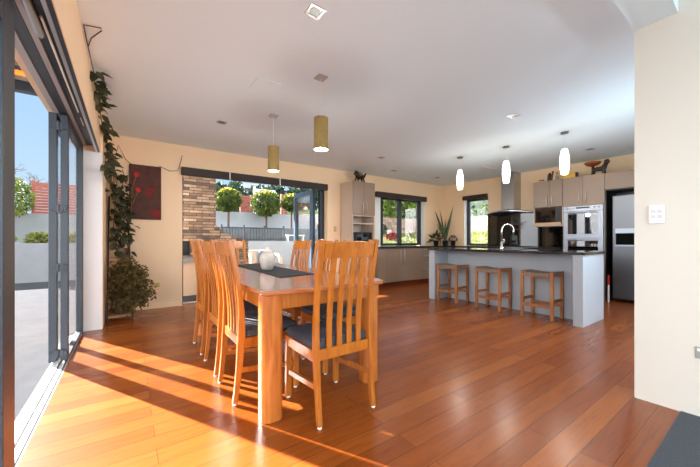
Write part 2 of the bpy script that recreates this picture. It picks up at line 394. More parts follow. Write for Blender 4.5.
# ------------------------------------------------------------------ dining table
t = root('dining_table', (1.12, 2.86, 0))
def rrect(x0, x1, y0, y1, r, n=7, bow=0):
    pts = []
    for cx, cy, a0 in ((x1-r, y1-r, 0), (x0+r, y1-r, 90), (x0+r, y0+r, 180), (x1-r, y0+r, 270)):
        for k in range(n): a = R(a0+90*k/(n-1)); pts.append((cx+r*math.cos(a), cy+r*math.sin(a)))
    if bow:
        out = []
        for i, p in enumerate(pts):
            out.append(p); q = pts[(i+1) % len(pts)]
            if abs(q[0]-p[0]) > .4:
                for k in range(1, 10):
                    u = k/10; s_ = -1 if p[1] < (y0+y1)/2 else 1
                    out.append((p[0]+(q[0]-p[0])*u, p[1]+s_*bow*math.sin(math.pi*u)))
        pts = out
    return pts
MB().prism(rrect(.637, 1.597, 1.745, 3.975, .075, 7, .02), .752, .782).build('tabletop', M['table'], t, bevel=.007, seg=3)
ap = MB()
ap.box(.69, 1.555, 1.80, 1.828, .655, .751); ap.box(.69, 1.555, 3.892, 3.92, .655, .751); ap.box(.675, .703, 1.86, 3.86, .655, .751); ap.box(1.53, 1.558, 1.86, 3.86, .655, .751)
ap.build('apron', M['chair'], t, bevel=.003)
for x0, y0 in ((.64, 1.758), (1.45, 1.815), (.64, 3.83), (1.45, 3.83)):
    MB().prism(rrect(x0, x0+.132, y0, y0+.132, .045), 0, .751).build('leg', M['legwood'], t, smooth=False, bevel=.003)
tag(t, 'large honey timber dining table with thick rounded corner legs', 'dining table')
rn = MB().prism([(.985, 2.33), (1.33, 2.40), (1.37, 3.88), (1.03, 3.80)], .783, .787).build('table_runner', M['runner'], None)
tag(rn, 'dark charcoal woven runner along the middle of the dining table', 'table runner')
v = root('ceramic_jar', (1.13, 3.0, .7875))
MB().lathe([(0, 0), (.050, 0), (.060, .02), (.073, .07), (.076, .10), (.069, .14), (.052, .166), (.0, .168)], (1.13, 3.0, .788), 20).build('jar_body', M['ceramic'], v, smooth=True)
MB().lathe([(0, .166), (.05, .167), (.052, .176), (.03, .19), (.014, .198), (.018, .208), (.017, .22), (0, .228)], (1.13, 3.0, .788), 16).build('lid', M['ceramic'], v, smooth=True)
kn = MB(); random.seed(3)
for k in range(26):
    a = random.uniform(0, 6.28); z = random.uniform(.02, .15); r = .074-.26*abs(z-.09)**1.4
    kn.lathe([(0, -.008), (.012, -.004), (.012, .004), (0, .008)], (1.13+r*math.cos(a), 3.0+r*math.sin(a), .788+z), 6)
kn.bm.free()
tag(v, 'mottled off white ceramic jar with a lid standing on the dark table runner', 'jar')

# ------------------------------------------------------------------ dining chairs
def bp(z):   # y of the back curve at height z
    K = [(0, 0), (.12, .017), (.29, .034), (.45, .045), (.60, .045), (.79, .028), (.94, .0), (1.09, -.032)]
    for (a, ya), (b, yb) in zip(K, K[1:]):
        if z <= b:
            u = (z-a)/(b-a); u = u*u*(3-2*u)*.4+u*.6; return ya+(yb-ya)*u
    return K[-1][1]
def make_chair():
    c = root('dining_chair')
    Z = [.012, .08, .16, .24, .32, .38, .44, .52, .6, .68, .76, .84, .92, 1.0, 1.085]
    th = lambda z: .030+.018*math.exp(-((z-.42)/.22)**2)
    for sx in (-1, 1):
        x0, x1 = sorted((sx*.184, sx*.213))
        p = MB().sweep_yz(x0, x1, [(bp(z), z, th(z)) for z in Z]).build('back_post', M['chair'], c, bevel=.004, local=True)
        MB().lathe([(.012, 0), (.014, .004), (.012, .013)], (sx*.199, bp(0), 0), 10).build('glide', M['plate'], p, local=True)
    for sx in (-1, 1):
        x0, x1 = sorted((sx*.176, sx*.214))
        l = MB().loft2(x0, x1).build('leg', M['chair'], c, bevel=.003, local=True)
        MB().lathe([(.012, 0), (.014, .004), (.012, .013)], (sx*.195, .438, 0), 10).build('glide', M['plate'], l, local=True)
    fr = MB()
    fr.box(-.176, .176, .425, .45, .365, .43)
    for sx in (-1, 1):
        x0, x1 = sorted((sx*.186, sx*.21)); fr.box(x0, x1, .065, .42, .362, .43)
    fr.box(-.182, .182, .03, .056, .372, .436)
    fr.build('seat_frame', M['chair'], c, bevel=.003, local=True)
    cu = MB(); rings = []
    for z, g in ((.431, .0), (.44, .008), (.462, .012), (.478, .004), (.488, -.02), (.493, -.06)):
        rings.append([cu.bm.verts.new((x, y, z)) for x, y in rrect(-.205-g, .205+g, .06, .45+g, max(.035, .05), 5)])
    cu.loft(rings); cu.build('seat_cushion', M['fabric'], c, smooth=True, local=True)
    tr = MB(); rings = []
    for k in range(9):
        u = -1+2*k/8; x = u*.181; yb = -.012*(1-u*u)
        rings.append([tr.bm.verts.new(q) for q in ((x, bp(.975)+yb-.011, .975), (x, bp(.975)+yb+.011, .975), (x, bp(1.065)+yb+.011, 1.065+.008*(1-u*u)), (x, bp(1.065)+yb-.011, 1.065+.008*(1-u*u)))])
    tr.loft(rings).build('top_rail', M['chair'], c, bevel=.003, local=True)
    for k in range(4):
        xc = -.182+.364*(k+1)/5; u = xc/.181; yb = -.010*(1-u*u)
        path = [(bp(z)+yb*min(1, max(0, (z-.42)/.5)), z, .012) for z in [.43, .5, .58, .66, .74, .82, .9, .976]]
        MB().sweep_yz(xc-.0185, xc+.0185, path).build('slat', M['chair'], c, bevel=.002, local=True)
    for sx in (-1, 1):
        MB().bar((sx*.197, .035, .222), (sx*.195, .43, .182), .018, .034).build('stretcher', M['chair'], c, bevel=.002, local=True)
    return c
def loft2(s, x0, x1):
    rings = []
    for z, t in ((.012, .030), (.2, .034), (.365, .04), (.43, .04)):
        rings.append([s.bm.verts.new((x, y, z)) for x, y in ((x0, .456-t), (x1, .456-t), (x1, .456), (x0, .456))])
    return s.loft(rings)
MB.loft2 = loft2
proto = make_chair()
CH = [
 (1.092, 1.548, 0, 'slat back dining chair at the near end of the table, its back towards the viewer'),
 (.566, 2.29, -90, 'sunlit slat back dining chair on the patio side, beside the thick near corner leg'),
 (.566, 2.825, -90, 'sunlit slat back dining chair on the patio side, between two others in its row'),
 (.566, 3.40, -90, 'sunlit slat back dining chair on the patio side, last in its row towards the painting'),
 (1.735, 2.35, 90, 'slat back dining chair on the kitchen side, seen through slats of the near end chair'),
 (1.735, 2.905, 90, 'slat back dining chair on the kitchen side, half hidden by the near end chair'),
 (1.735, 3.475, 90, 'slat back dining chair on the kitchen side, in front of the folded blue door'),
 (1.09, 4.28, 180, 'slat back dining chair at the far end of the table, facing the viewer'),
]
for i, (x, y, a, lab) in enumerate(CH):
    c = proto if i == 0 else copy_tree(proto)
    c.location = (x, y, 0); c.rotation_euler.z = R(a)
    tag(c, lab, 'chair', 'dining chairs around the table')

# ------------------------------------------------------------------ kitchen island and stools
t = root('kitchen_island', (4.94, 2.65, 0))
box('end_panel', M['island'], t, 4.56, 5.31, 3.72, 3.85, 0, .895, bevel=.002)
box('end_panel', M['island'], t, 4.56, 5.31, 1.443, 1.55, 0, .895, bevel=.002)
MB().box(4.93, 4.955, 1.551, 3.719, 0, .894).build('back_panel', M['island'], t)
cb = MB(); cb.box(4.956, 5.28, 1.551, 3.719, .1, .894); cb.build('cabinet_body', M['taupe'], t)
for k in range(4): 
    y = 1.556+k*.541; d = box('door', M['taupe'], t, 5.281, 5.30, y, y+.535, .11, .885); MB().bar((5.306, y+.05, .6), (5.306, y+.05, .8), .01, .012).build('handle', M['steel'], d)
wt = MB()
wt.box(4.545, 5.335, 1.42, 2.42, .897, .932); wt.box(4.545, 5.335, 2.95, 3.875, .897, .932); wt.box(4.545, 4.985, 2.42, 2.95, .897, .932); wt.box(5.255, 5.335, 2.42, 2.95, .897, .932)
wt.build('benchtop', M['bench'], t)
tag(t, 'pale grey kitchen island with dark stone top and open stool recess', 'kitchen island')
s = root('kitchen_sink', (5.12, 2.68, .8))
sk = MB(); sk.box(4.978, 5.262, 2.41, 2.422, .9325, .937); sk.box(4.978, 5.262, 2.948, 2.96, .9325, .937); sk.box(4.978, 4.99, 2.422, 2.948, .9325, .937); sk.box(5.25, 5.262, 2.422, 2.948, .9325, .937)
sk.build('rim', M['steel'], s)
sk = MB(); sk.box(4.988, 5.252, 2.424, 2.946, .896, .899); sk.build('basin', M['steel'], s)
tag(s, 'stainless sink let into the island top behind the tap', 'sink')
s = root('kitchen_tap', (4.935, 2.67, .9325))
MB().lathe([(.03, 0), (.03, .008), (.022, .012), (.022, .11), (.016, .12)], (4.935, 2.67, .9328), 16).build('base', M['chrome'], s, smooth=True)
pts = [(4.935, 2.67, 1.04), (4.935, 2.67, 1.24)]
for k in range(1, 13):
    a = math.pi*k/12*1.05; pts.append((4.935+.09*(1-math.cos(a)), 2.67-.05*(1-math.cos(a)), 1.24+.10*math.sin(a)))
e = pts[-1]; pts.append((e[0]-.004, e[1], e[2]-.05))
MB().tube(pts, .0125, 10).build('spout', M['chrome'], s, smooth=True)
MB().tube([(4.96, 2.655, 1.03), (4.98, 2.645, 1.10)], [.012, .007], 8).build('lever', M['chrome'], s, smooth=True)
tag(s, 'tall chrome gooseneck tap on the island benchtop', 'tap')

def make_stool():
    c = root('bar_stool')
    for x in (-.21, .172):
        for y in (-.175, .137):
            MB().box(x, x+.038, y, y+.038, 0, .645 if y < 0 else .645).build('leg', M['stool'], c, bevel=.003, local=True)
    for x in (-.2085, .1735):
        MB().box(x, x+.035, -.136, .136, .60, .643).build('seat_rail', M['stool'], c, bevel=.003, local=True)
        MB().box(x+.006, x+.03, -.136, .136, .235, .275).build('stretcher', M['stool'], c, bevel=.002, local=True)
    for y in (-.17, .142):
        MB().box(-.172, .172, y, y+.028, .575, .612).build('seat_rail', M['stool'], c, bevel=.003, local=True)
        MB().box(-.172, .172, y, y+.028, .16, .20).build('stretcher', M['stool'], c, bevel=.002, local=True)
    for k in range(9):
        y = -.158+k*.0385; st = MB(); rings = []
        for j in range(13):
            u = -1+2*j/12; x = u*.212; z = .650-.026*(1-u*u)+(.002 if (k % 2) else 0)
            rings.append([st.bm.verts.new(q) for q in ((x, y-.0165, z-.002), (x, y+.0165, z-.002), (x, y+.0165, z+.002), (x, y-.0165, z+.002))])
        st.loft(rings); st.build('woven_strap', M['strap'], c, local=True)
    xs = [-.14+.04*k for k in range(8)]
    for x in xs:
        st = MB(); z0 = .650-.026*(1-(x/.212)**2)
        st.box(x-.014, x+.014, -.182, .182, z0-.0005, z0+.0045); st.box(x-.014, x+.014, -.183, -.178, .59, z0+.003); st.box(x-.014, x+.014, .178, .183, .59, z0+.003)
        st.build('woven_strap', M['strap'], c, local=True)
    return c
st = make_stool()
for i, (y, lab) in enumerate(((1.985, 'wooden bar stool with woven strap seat at the island, the one nearest the fridge'), (2.70, 'wooden bar stool with woven strap seat at the island, between two like it'), (3.46, 'wooden bar stool with woven strap seat at the island, the one nearest the potted plants'))):
    c = st if i == 0 else copy_tree(st)
    c.location = (4.735, y, 0); c.rotation_euler.z = R(-90); tag(c, lab, 'bar stool', 'bar stools at the island')

# ------------------------------------------------------------------ tall cabinet and base cabinets by the window
def vbar(p, z0, z1, par, nx, ny, mat='handle'):
    m = MB(); m.tube([(p[0]+nx*.03, p[1]+ny*.03, z0), (p[0]+nx*.03, p[1]+ny*.03, z1)], .0065, 8)
    for z in (z0+.015, z1-.015): m.tube([(p[0], p[1], z), (p[0]+nx*.03, p[1]+ny*.03, z)], .005, 6)
    return m.build('handle', M[mat], par, smooth=True)
t = root('tall_cabinet', (4.19, 5.57, 0))
X0, X1, Yf = 3.883, 4.49, 5.342
b = MB(); b.box(X0, X0+.02, Yf, YB-.002, 0, 2.35); b.box(X1-.02, X1, Yf, YB-.002, 0, 2.35); b.box(X0+.02, X1-.02, Yf, YB-.002, 2.33, 2.35)
b.box(X0+.02, X1-.02, Yf+.005, YB-.002, 1.60, 1.625); b.box(X0+.02, X1-.02, YB-.02, YB-.002, .1, 2.33); b.box(X0+.02, X1-.02, Yf+.01, YB-.02, .9, .925)
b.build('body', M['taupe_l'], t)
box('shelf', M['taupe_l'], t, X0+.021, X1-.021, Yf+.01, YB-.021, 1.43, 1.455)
xm = (X0+X1)/2
d = box('door', M['taupe'], t, X0+.002, xm-.0015, Yf-.02, Yf-.001, 1.63, 2.348, bevel=.002); vbar((xm-.05, Yf-.02), 1.68, 1.90, d, 0, -1)
d = box('door', M['taupe'], t, xm+.0015, X1-.002, Yf-.02, Yf-.001, 1.63, 2.348, bevel=.002); vbar((xm+.05, Yf-.02), 1.68, 1.90, d, 0, -1)
d = box('door', M['taupe'], t, X0+.002, xm-.0015, Yf-.02, Yf-.001, .11, .895, bevel=.002); vbar((xm-.05, Yf-.02), .5, .8, d, 0, -1)
d = box('door', M['taupe'], t, xm+.0015, X1-.002, Yf-.02, Yf-.001, .11, .895, bevel=.002); vbar((xm+.05, Yf-.02), .5, .8, d, 0, -1)
tag(t, 'tall taupe cupboard with open middle shelves beside the two pane window', 'cabinet')
mw = root('microwave', (4.19, 5.56, .926))
box('case', M['black'], mw, X0+.05, X1-.05, Yf+.04, YB-.06, .927, 1.255, bevel=.006); box('door', M['ovenglass'], mw, X0+.06, X1-.16, Yf+.028, Yf+.039, .94, 1.245); box('control_panel', M['black'], mw, X1-.155, X1-.055, Yf+.028, Yf+.039, .94, 1.245)
tag(mw, 'black microwave on the lower open shelf of the tall cupboard', 'microwave')

def hbar(x0, x1, y, z, par):
    m = MB(); m.tube([(x0, y-.03, z), (x1, y-.03, z)], .0065, 8)
    for x in (x0+.015, x1-.015): m.tube([(x, y, z), (x, y-.03, z)], .005, 6)
    return m.build('handle', M['steel'], par, smooth=True)
t = root('base_cabinet', (5.2, 5.5, 0))
YC = 5.25
box('body', M['taupe'], t, 4.492, 5.94, YC, YB-.003, .115, .895)
for x0, x1, hx in ((4.495, 4.758, 0), (4.762, 5.238, 5.178), (5.242, 5.938, 5.303)):
    d = box('door', M['taupe'], t, x0, x1, YC-.02, YC-.001, .12, .89, bevel=.002)
    if hx: vbar((hx, YC-.02), .50, .86, d, 0, -1)
box('kickboard', M['kick'], t, 4.492, 5.94, YC+.05, YC+.066, 0, .114)
tag(t, 'taupe base cupboard under the two pane window with long bar handles', 'cabinet')
t = root('drawer_unit', (6.4, 5.5, 0))
box('body', M['taupe'], t, 5.942, 6.86, YC, YB-.003, .115, .895)
for z0, z1 in ((.12, .40), (.404, .575), (.579, .74), (.744, .89)):
    d = box('drawer', M['taupe'], t, 5.944, 6.858, YC-.02, YC-.001, z0, z1, bevel=.002); hbar(5.98, 6.25, YC-.02, z1-.045, d)
box('kickboard', M['kick'], t, 5.942, 6.86, YC+.05, YC+.066, 0, .114)
tag(t, 'taupe drawer unit with four bar handles next to the island end', 'drawer unit')
t = root('base_cabinet', (7.15, 4.0, 0))
box('body', M['taupe'], t, 6.885, XK-.003, 2.56, YB-.003, .115, .895); box('kickboard', M['kick'], t, 6.94, 6.955, 2.56, 5.2, 0, .114)
for k in range(4):
    y = 2.565+k*.66; d = box('door', M['taupe'], t, 6.866, 6.884, y, y+.655, .12, .89, bevel=.002); vbar((6.866, y+.06), .55, .85, d, -1, 0)
tag(t, 'taupe base cupboards behind the island along the splashback wall', 'cabinet')
bt = MB(); bt.box(4.492, XK-.002, 5.2, YB-.002, .897, .932); bt.box(6.85, XK-.002, 2.56, 5.2, .897, .932); bt.box(4.902, 6.688, YB-.002, 5.929, .90, .932)
tag(bt.build('worktop', M['bench'], None), 'dark stone worktop running along the window wall and behind the island', 'worktop')
tag(box('splashback', M['splash'], None, 7.452, 7.468, 2.545, 4.395, .9335, 1.748), 'glossy black glass splashback behind the tap under the range hood', 'splashback')
ck = root('cooktop', (7.15, 3.73, .933)); box('glass_plate', M['black'], ck, 6.95, 7.40, 3.42, 4.05, .9335, .939, bevel=.003)
tr = MB()
for x, y in ((7.06, 3.58), (7.06, 3.88), (7.28, 3.58), (7.28, 3.88)): tr.lathe([(.07, 0), (.075, .001), (.075, .002), (.07, .0025)], (x, y, .9395), 20)
tr.build('burner', M['greyplate'], ck)
tag(ck, 'black cooktop on the worktop below the range hood', 'cooktop')
# range hood
h = root('range_hood', (7.3, 3.73, 1.72))
MB().box(7.15, XK-.003, 3.585, 3.88, 1.80, CE-.004).build('chimney', M['steel'], h)
cn = MB(); rings = []
for k in range(15):
    u = -1+2*k/14; y = 3.73+u*.50; zb = 1.742-.055*u*u; d = .50*math.sqrt(1-.55*u*u)
    rings.append([cn.bm.verts.new(q) for q in ((7.449, y, zb), (7.449-d, y, zb), (7.449-d, y, zb+.016), (7.449-d*.7, y, zb+.022+.04*(1-u*u)), (7.449, y, zb+.022+.04*(1-u*u)))])
cn.loft(rings); cn.build('canopy', M['steel'], h, smooth=False)
tag(h, 'stainless range hood with square chimney and thin curved canopy', 'range hood')

# upper cabinets, oven tower, fridge
FX = 6.87
t = root('wall_cabinet', (7.15, 2.78, 1.37))
b = MB(); b.box(FX+.02, XK-.003, 2.51, 3.045, 1.745, 2.275); b.build('body', M['taupe'], t)
for y0, y1, hy in ((2.512, 2.735, 2.69), (2.739, 3.043, 2.785)):
    d = box('door', M['taupe'], t, FX, FX+.019, y0, y1, 1.748, 2.277, bevel=.002); vbar((FX, hy), 1.77, 1.97, d, -1, 0)
b = MB(); b.box(FX+.02, XK-.003, 2.51, 2.528, 1.362, 1.744); b.box(FX+.02, XK-.003, 3.027, 3.045, 1.362, 1.744); b.box(FX+.02, XK-.003, 2.528, 3.027, 1.362, 1.385); b.box(XK-.02, XK-.003, 2.528, 3.027, 1.385, 1.744)
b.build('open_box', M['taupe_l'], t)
tag(t, 'taupe wall cupboard with two doors above the built in microwave', 'cabinet')
mw = root('microwave', (7.0, 2.78, 1.387))
box('case', M['black'], mw, FX+.03, FX+.42, 2.54, 3.015, 1.386, 1.735, bevel=.004); box('door', M['ovenglass'], mw, FX+.012, FX+.029, 2.64, 3.013, 1.44, 1.733); box('control_panel', M['black'], mw, FX+.012, FX+.029, 2.542, 2.637, 1.44, 1.733); box('trim_strip', plain('pale timber strip', (196, 160, 124), .4), mw, FX+.008, FX+.029, 2.542, 3.013, 1.388, 1.436)
tag(mw, 'dark built in microwave in the box under the wall cupboard', 'microwave')
t = root('oven_tower_cabinet', (7.17, 2.18, 0))
b = MB(); b.box(FX+.02, XK-.003, 1.852, 1.87, 0, 2.275); b.box(FX+.02, XK-.003, 2.49, 2.508, 0, 2.275); b.box(FX+.02, XK-.003, 1.87, 2.49, 1.722, 2.275); b.box(FX+.02, XK-.003, 1.87, 2.49, 0, .48); b.box(7.44, XK-.003, 1.87, 2.49, .48, 1.722)
b.build('body', M['taupe'], t)
for y0, y1, hy in ((1.856, 2.178, 2.125), (2.182, 2.506, 2.232)):
    d = box('door', M['taupe'], t, FX, FX+.019, y0, y1, 1.727, 2.277, bevel=.002); vbar((FX, hy), 1.775, 1.98, d, -1, 0)
d = box('drawer', M['taupe'], t, FX, FX+.019, 1.856, 2.506, .12, .47, bevel=.002)
tag(t, 'tall taupe cupboard housing the double wall oven', 'cabinet')
ov = root('wall_oven', (7.1, 2.18, .49))
box('case', M['steel_l'], ov, FX+.022, 7.43, 1.875, 2.485, .485, 1.718)
cp = box('control_panel', M['steel_l'], ov, FX-.012, FX+.021, 1.872, 2.488, 1.622, 1.718, bevel=.003)
box('display', M['black'], cp, FX-.015, FX-.0125, 2.07, 2.28, 1.672, 1.70)
for y in (1.93, 2.0, 2.35, 2.42): MB().tube([(FX-.012, y, 1.682), (FX-.03, y, 1.682)], .013, 12).build('knob', M['steel'], cp, smooth=True)
for z0, z1, g0, g1, hz in ((1.105, 1.615, 1.195, 1.575, 1.592), (.55, 1.098, .62, 1.068, 1.08)):
    d = box('door', M['steel_l'], ov, FX-.012, FX+.021, 1.872, 2.488, z0, z1, bevel=.003)
    box('window', M['ovenglass'], d, FX-.015, FX-.0125, 1.945, 2.415, g0, g1)
    m = MB(); m.tube([(FX-.045, 1.95, hz), (FX-.045, 2.41, hz)], .008, 8)
    for y in (1.97, 2.39): m.tube([(FX-.013, y, hz), (FX-.045, y, hz)], .006, 6)
    m.build('handle', M['steel'], d, smooth=True)
tag(ov, 'stainless double wall oven between the microwave and the fridge', 'oven')
t = root('fridge_surround', (7.2, 1.35, 0))
b = MB(); b.box(FX+.02, XK-.003, .96, 1.848, 1.975, 2.26); b.box(FX+.02, XK-.003, .94, .958, 0, 2.26); b.build('body', M['taupe'], t)
box('door', M['taupe'], t, FX, FX+.019, 1.402, 1.848, 1.978, 2.262, bevel=.002); box('door', M['taupe'], t, FX, FX+.019, .945, 1.398, 1.978, 2.262, bevel=.002)
box('back_shade_sheet', M['black'], t, XK-.02, XK-.004, .96, 1.848, 0, 1.974); box('top_shade_sheet', M['black'], t, FX+.05, XK-.021, .96, 1.848, 1.958, 1.974); box('side_shade_sheet', M['black'], t, FX+.02, XK-.021, 1.836, 1.848, 0, 1.957)  # black sheets stand in for the shadow in the fridge recess
tag(t, 'taupe overhead cupboard and dark recess around the fridge', 'cabinet')
fz = root('fridge', (7.2, 1.37, 0))
box('body', M['alu'], fz, 7.06, 7.44, .985, 1.772, .03, 1.86)
d1 = box('door', M['fridge'], fz, 6.985, 7.055, 1.385, 1.775, .06, 1.865, bevel=.008); d2 = box('door', M['fridge'], fz, 6.985, 7.055, .985, 1.378, .06, 1.865, bevel=.008)
box('dispenser', plain('dispenser black', (6, 6, 7), .8, spec=.1), d1, 6.978, 6.984, 1.46, 1.725, 1.0, 1.20); box('dispenser_panel', M['steel_l'], d1, 6.977, 6.984, 1.455, 1.732, 1.205, 1.285); box('dispenser_tray', M['steel_l'], d1, 6.968, 6.984, 1.455, 1.732, .975, .998)
vbar((6.985, 1.41), .7, 1.7, d1, -1, 0); vbar((6.985, 1.35), .7, 1.7, d2, -1, 0)
fe = MB()
for y in (1.02, 1.7):
    for x in (7.1, 7.4): fe.box(x, x+.04, y, y+.04, 0, .03)
fe.build('foot', M['black'], fz)
tag(fz, 'stainless side by side fridge with black water dispenser', 'fridge')
mp = root('dustpan_set', (6.84, 1.80, 0))
MB().box(6.815, 6.845, 1.775, 1.795, 0, .30).build('handle', M['plate'], mp, bevel=.004); MB().box(6.81, 6.85, 1.772, 1.798, .30, .47).build('grip', M['red'], mp, bevel=.008)
tag(mp, 'slim white upright tool with a red top in the gap left of the fridge', 'cleaning tool')

# ------------------------------------------------------------------ lights
def pendant(par_label, x, y, z0, z1, name, shade_fn, cat, group):
    pass
pd = root('pendant_lamp', (1.51, 2.592, CE))
MB().box(-.05, .05, -.05, .05, -.016, -.001).build('ceiling_rose', M['silver'], pd, bevel=.003, local=True)
MB().tube([(0, 0, -.396), (0, 0, -.016)], .0022, 6).build('cord', M['plate'], pd, local=True)
sh = MB(); seg = 28
for z, r in ((-.70, .069), (-.395, .069)): pass
rings = [[sh.bm.verts.new((r*math.cos(2*math.pi*k/seg), r*math.sin(2*math.pi*k/seg), z)) for k in range(seg)] for r, z in ((.066, -.70), (.069, -.70), (.069, -.396), (.066, -.396), (.066, -.70))]
sh.loft(rings, cap=False); sh.build('shade', M['gold'], pd, smooth=False, local=True)
MB().lathe([(.0, -.69), (.0655, -.69), (.0655, -.684), (0, -.684)], (0, 0, 0), 24).build('diffuser', M['diff'], pd, local=True)
MB().lathe([(.01, -.44), (.066, -.40), (.066, -.397), (.01, -.397)], (0, 0, 0), 16).build('cap', M['gold'], pd, local=True)
tag(pd, 'olive gold cylinder pendant lamp nearer the viewer over the dining table', 'pendant lamp', 'dining pendants')
p2 = copy_tree(pd); p2.location = (1.489, 3.74, CE); tag(p2, 'olive gold cylinder pendant lamp nearer the stone fireplace over the dining table', 'pendant lamp', 'dining pendants')
kp = root('pendant_lamp', (5.11, 3.57, CE))
MB().lathe([(.0, -.02), (.05, -.02), (.05, -.001), (0, -.001)], (0, 0, 0), 18).build('ceiling_rose', M['can'], kp, local=True)
MB().tube([(0, 0, -.25), (0, 0, -.02)], .002, 6).build('cord', M['plate'], kp, local=True)
MB().lathe([(.0, -.61), (.043, -.608), (.056, -.53), (.062, -.45), (.058, -.36), (.044, -.28), (.034, -.245), (0, -.243)], (0, 0, 0), 20).build('glass_shade', M['opal'], kp, smooth=True, local=True)
K = [(5.11, 3.57, 'glowing white glass pendant over the island, nearest the potted plants'), (5.15, 2.71, 'glowing white glass pendant over the island, in front of the range hood'), (5.165, 1.86, 'glowing white glass pendant over the island, in front of the oven cupboards')]
for i, (x, y, lab) in enumerate(K):
    c = kp if i == 0 else copy_tree(kp)
    c.location = (x, y, CE); tag(c, lab, 'pendant lamp', 'island pendants')
dl = root('downlight', (1.042, 1.87, CE))
fr = MB(); fr.box(-.055, .055, -.055, -.04, -.008, -.001); fr.box(-.055, .055, .04, .055, -.008, -.001); fr.box(-.055, -.04, -.04, .04, -.008, -.001); fr.box(.04, .055, -.04, .04, -.008, -.001)
fr.build('bezel', M['silver'], dl, local=True)
MB().lathe([(.024, -.006), (.038, -.006), (.038, -.001), (.024, -.001)], (0, 0, 0), 20).build('gimbal', M['can'], dl, local=True)
MB().lathe([(0, -.005), (.024, -.005), (.024, -.002), (0, -.002)], (0, 0, 0), 16).build('lamp', M['lamp'], dl, local=True)
D = [(1.042, 1.87, 'square chrome downlight in the ceiling near the viewer, above the dining table end'),
     (1.015, 4.343, 'small ceiling downlight near the back wall above the painting'),
     (3.913, 4.447, 'small ceiling downlight in front of the tall cupboard'),
     (4.871, 5.112, 'small ceiling downlight close to the two pane window'),
     (6.29, 5.056, 'small ceiling downlight above the potted plants in the corner'),
     (3.952, 1.98, 'chrome ceiling downlight in front of the island, over the open floor'),
     (6.467, 1.946, 'chrome ceiling downlight just in front of the oven cupboard')]
for i, (x, y, lab) in enumerate(D):
    c = dl if i == 0 else copy_tree(dl)
    c.location = (x, y, CE); tag(c, lab, 'downlight', 'ceiling downlights')
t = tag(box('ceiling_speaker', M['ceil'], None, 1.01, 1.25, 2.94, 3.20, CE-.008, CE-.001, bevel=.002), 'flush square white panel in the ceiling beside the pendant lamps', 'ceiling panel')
tag(box('ceiling_strip', M['plate'], None, 6.06, 6.64, 3.70, 3.78, CE-.012, CE-.001, bevel=.002), 'narrow white strip in the kitchen ceiling by the range hood', 'vent')  # thin white strip set against the ceiling

# ------------------------------------------------------------------ small wall things
p = root('painting', (.22, YB-.02, 1.403))
box('canvas', M['canvas'], p, .012, .429, YB-.026, YB-.001, 1.403, 2.243)
fl = MB()
def blob(m, x, z, rx, rz, y=YB-.0275, n=14, jit=.15):
    pts = [(x+rx*math.cos(6.283*k/n)*random.uniform(1-jit, 1+jit), z+rz*math.sin(6.283*k/n)*random.uniform(1-jit, 1+jit)) for k in range(n)]
    m.loft([[m.bm.verts.new((a, yy, b)) for a, b in pts] for yy in (y+.0015, y-.001)])
random.seed(5)
for x, z, a, b_ in ((.105, 2.085, .034, .038), (.128, 1.85, .032, .036)):
    fl = MB(); blob(fl, x, z, a, b_); fl.build('red_flower', M['red'], p)
m = MB(); m.tube([(.10, YB-.0275, 2.05), (.055, YB-.0275, 1.9), (.04, YB-.0275, 1.6), (.05, YB-.0275, 1.41)], .004, 6); m.tube([(.12, YB-.0275, 1.82), (.07, YB-.0275, 1.68), (.045, YB-.0275, 1.6)], .0035, 6); m.build('flower_stem', M['stem'], p)
for kk, (x, z, a, b_) in enumerate(((.27, 1.83, .05, .07), (.31, 1.87, .04, .03), (.36, 1.50, .05, .07), (.33, 1.53, .03, .04), (.39, 1.46, .03, .05))):
    m = MB(); blob(m, x, z, a, b_, YB-.0275-.0026*(kk % 3), jit=.2); m.build('red_blotch', M['redm'], p)
tag(p, 'dark maroon painting with red poppies on the back wall', 'painting')
def plate(name, x0, x1, z0, z1, mat, lab, cat, y=YB):
    t = root(name, ((x0+x1)/2, y, z0)); box('face_plate', M[mat], t, x0, x1, y-.009, y-.001, z0, z1, bevel=.002)
    n = 2 if x1-x0 > .1 else 1
    for k in range(n):
        xc = x0+(x1-x0)*(k+.5)/n; box('rocker', M[mat], t, xc-.008, xc+.008, y-.012, y-.0092, (z0+z1)/2-.012, (z0+z1)/2+.012)
    return tag(t, lab, cat)
plate('power_outlet', .29, .41, .335, .405, 'goldplate', 'gold coloured power outlet low on the back wall beside the bushy plant', 'outlet')
plate('light_switch', 3.70, 3.77, 1.27, 1.385, 'goldplate', 'small light switch on the back wall between bifold doors and tall cupboard', 'light switch')
t = root('intercom_panel', (2.83, .486, 1.19)); box('case', M['plate'], t, 2.814, 2.831, .45, .525, 1.19, 1.31, bevel=.003)  # wall-mounted intercom with its buttons
b = MB()
for z in (1.223, 1.258):
    for y in (.462, .492): b.box(2.812, 2.8138, y, y+.022, z, z+.022)
b.build('button', plain('pale grey button', (205, 206, 206), .4), t); tag(t, 'white intercom with small buttons on the cream partition wall', 'wall panel')
t = root('power_outlet', (2.83, .28, .36)); box('face_plate', M['greyplate'], t, 2.824, 2.8315, .20, .318, .36, .43, bevel=.002); box('rocker', M['plate'], t, 2.821, 2.8238, .23, .31, .405, .422)
tag(t, 'grey power outlet low on the cream partition wall above the carpet', 'outlet')

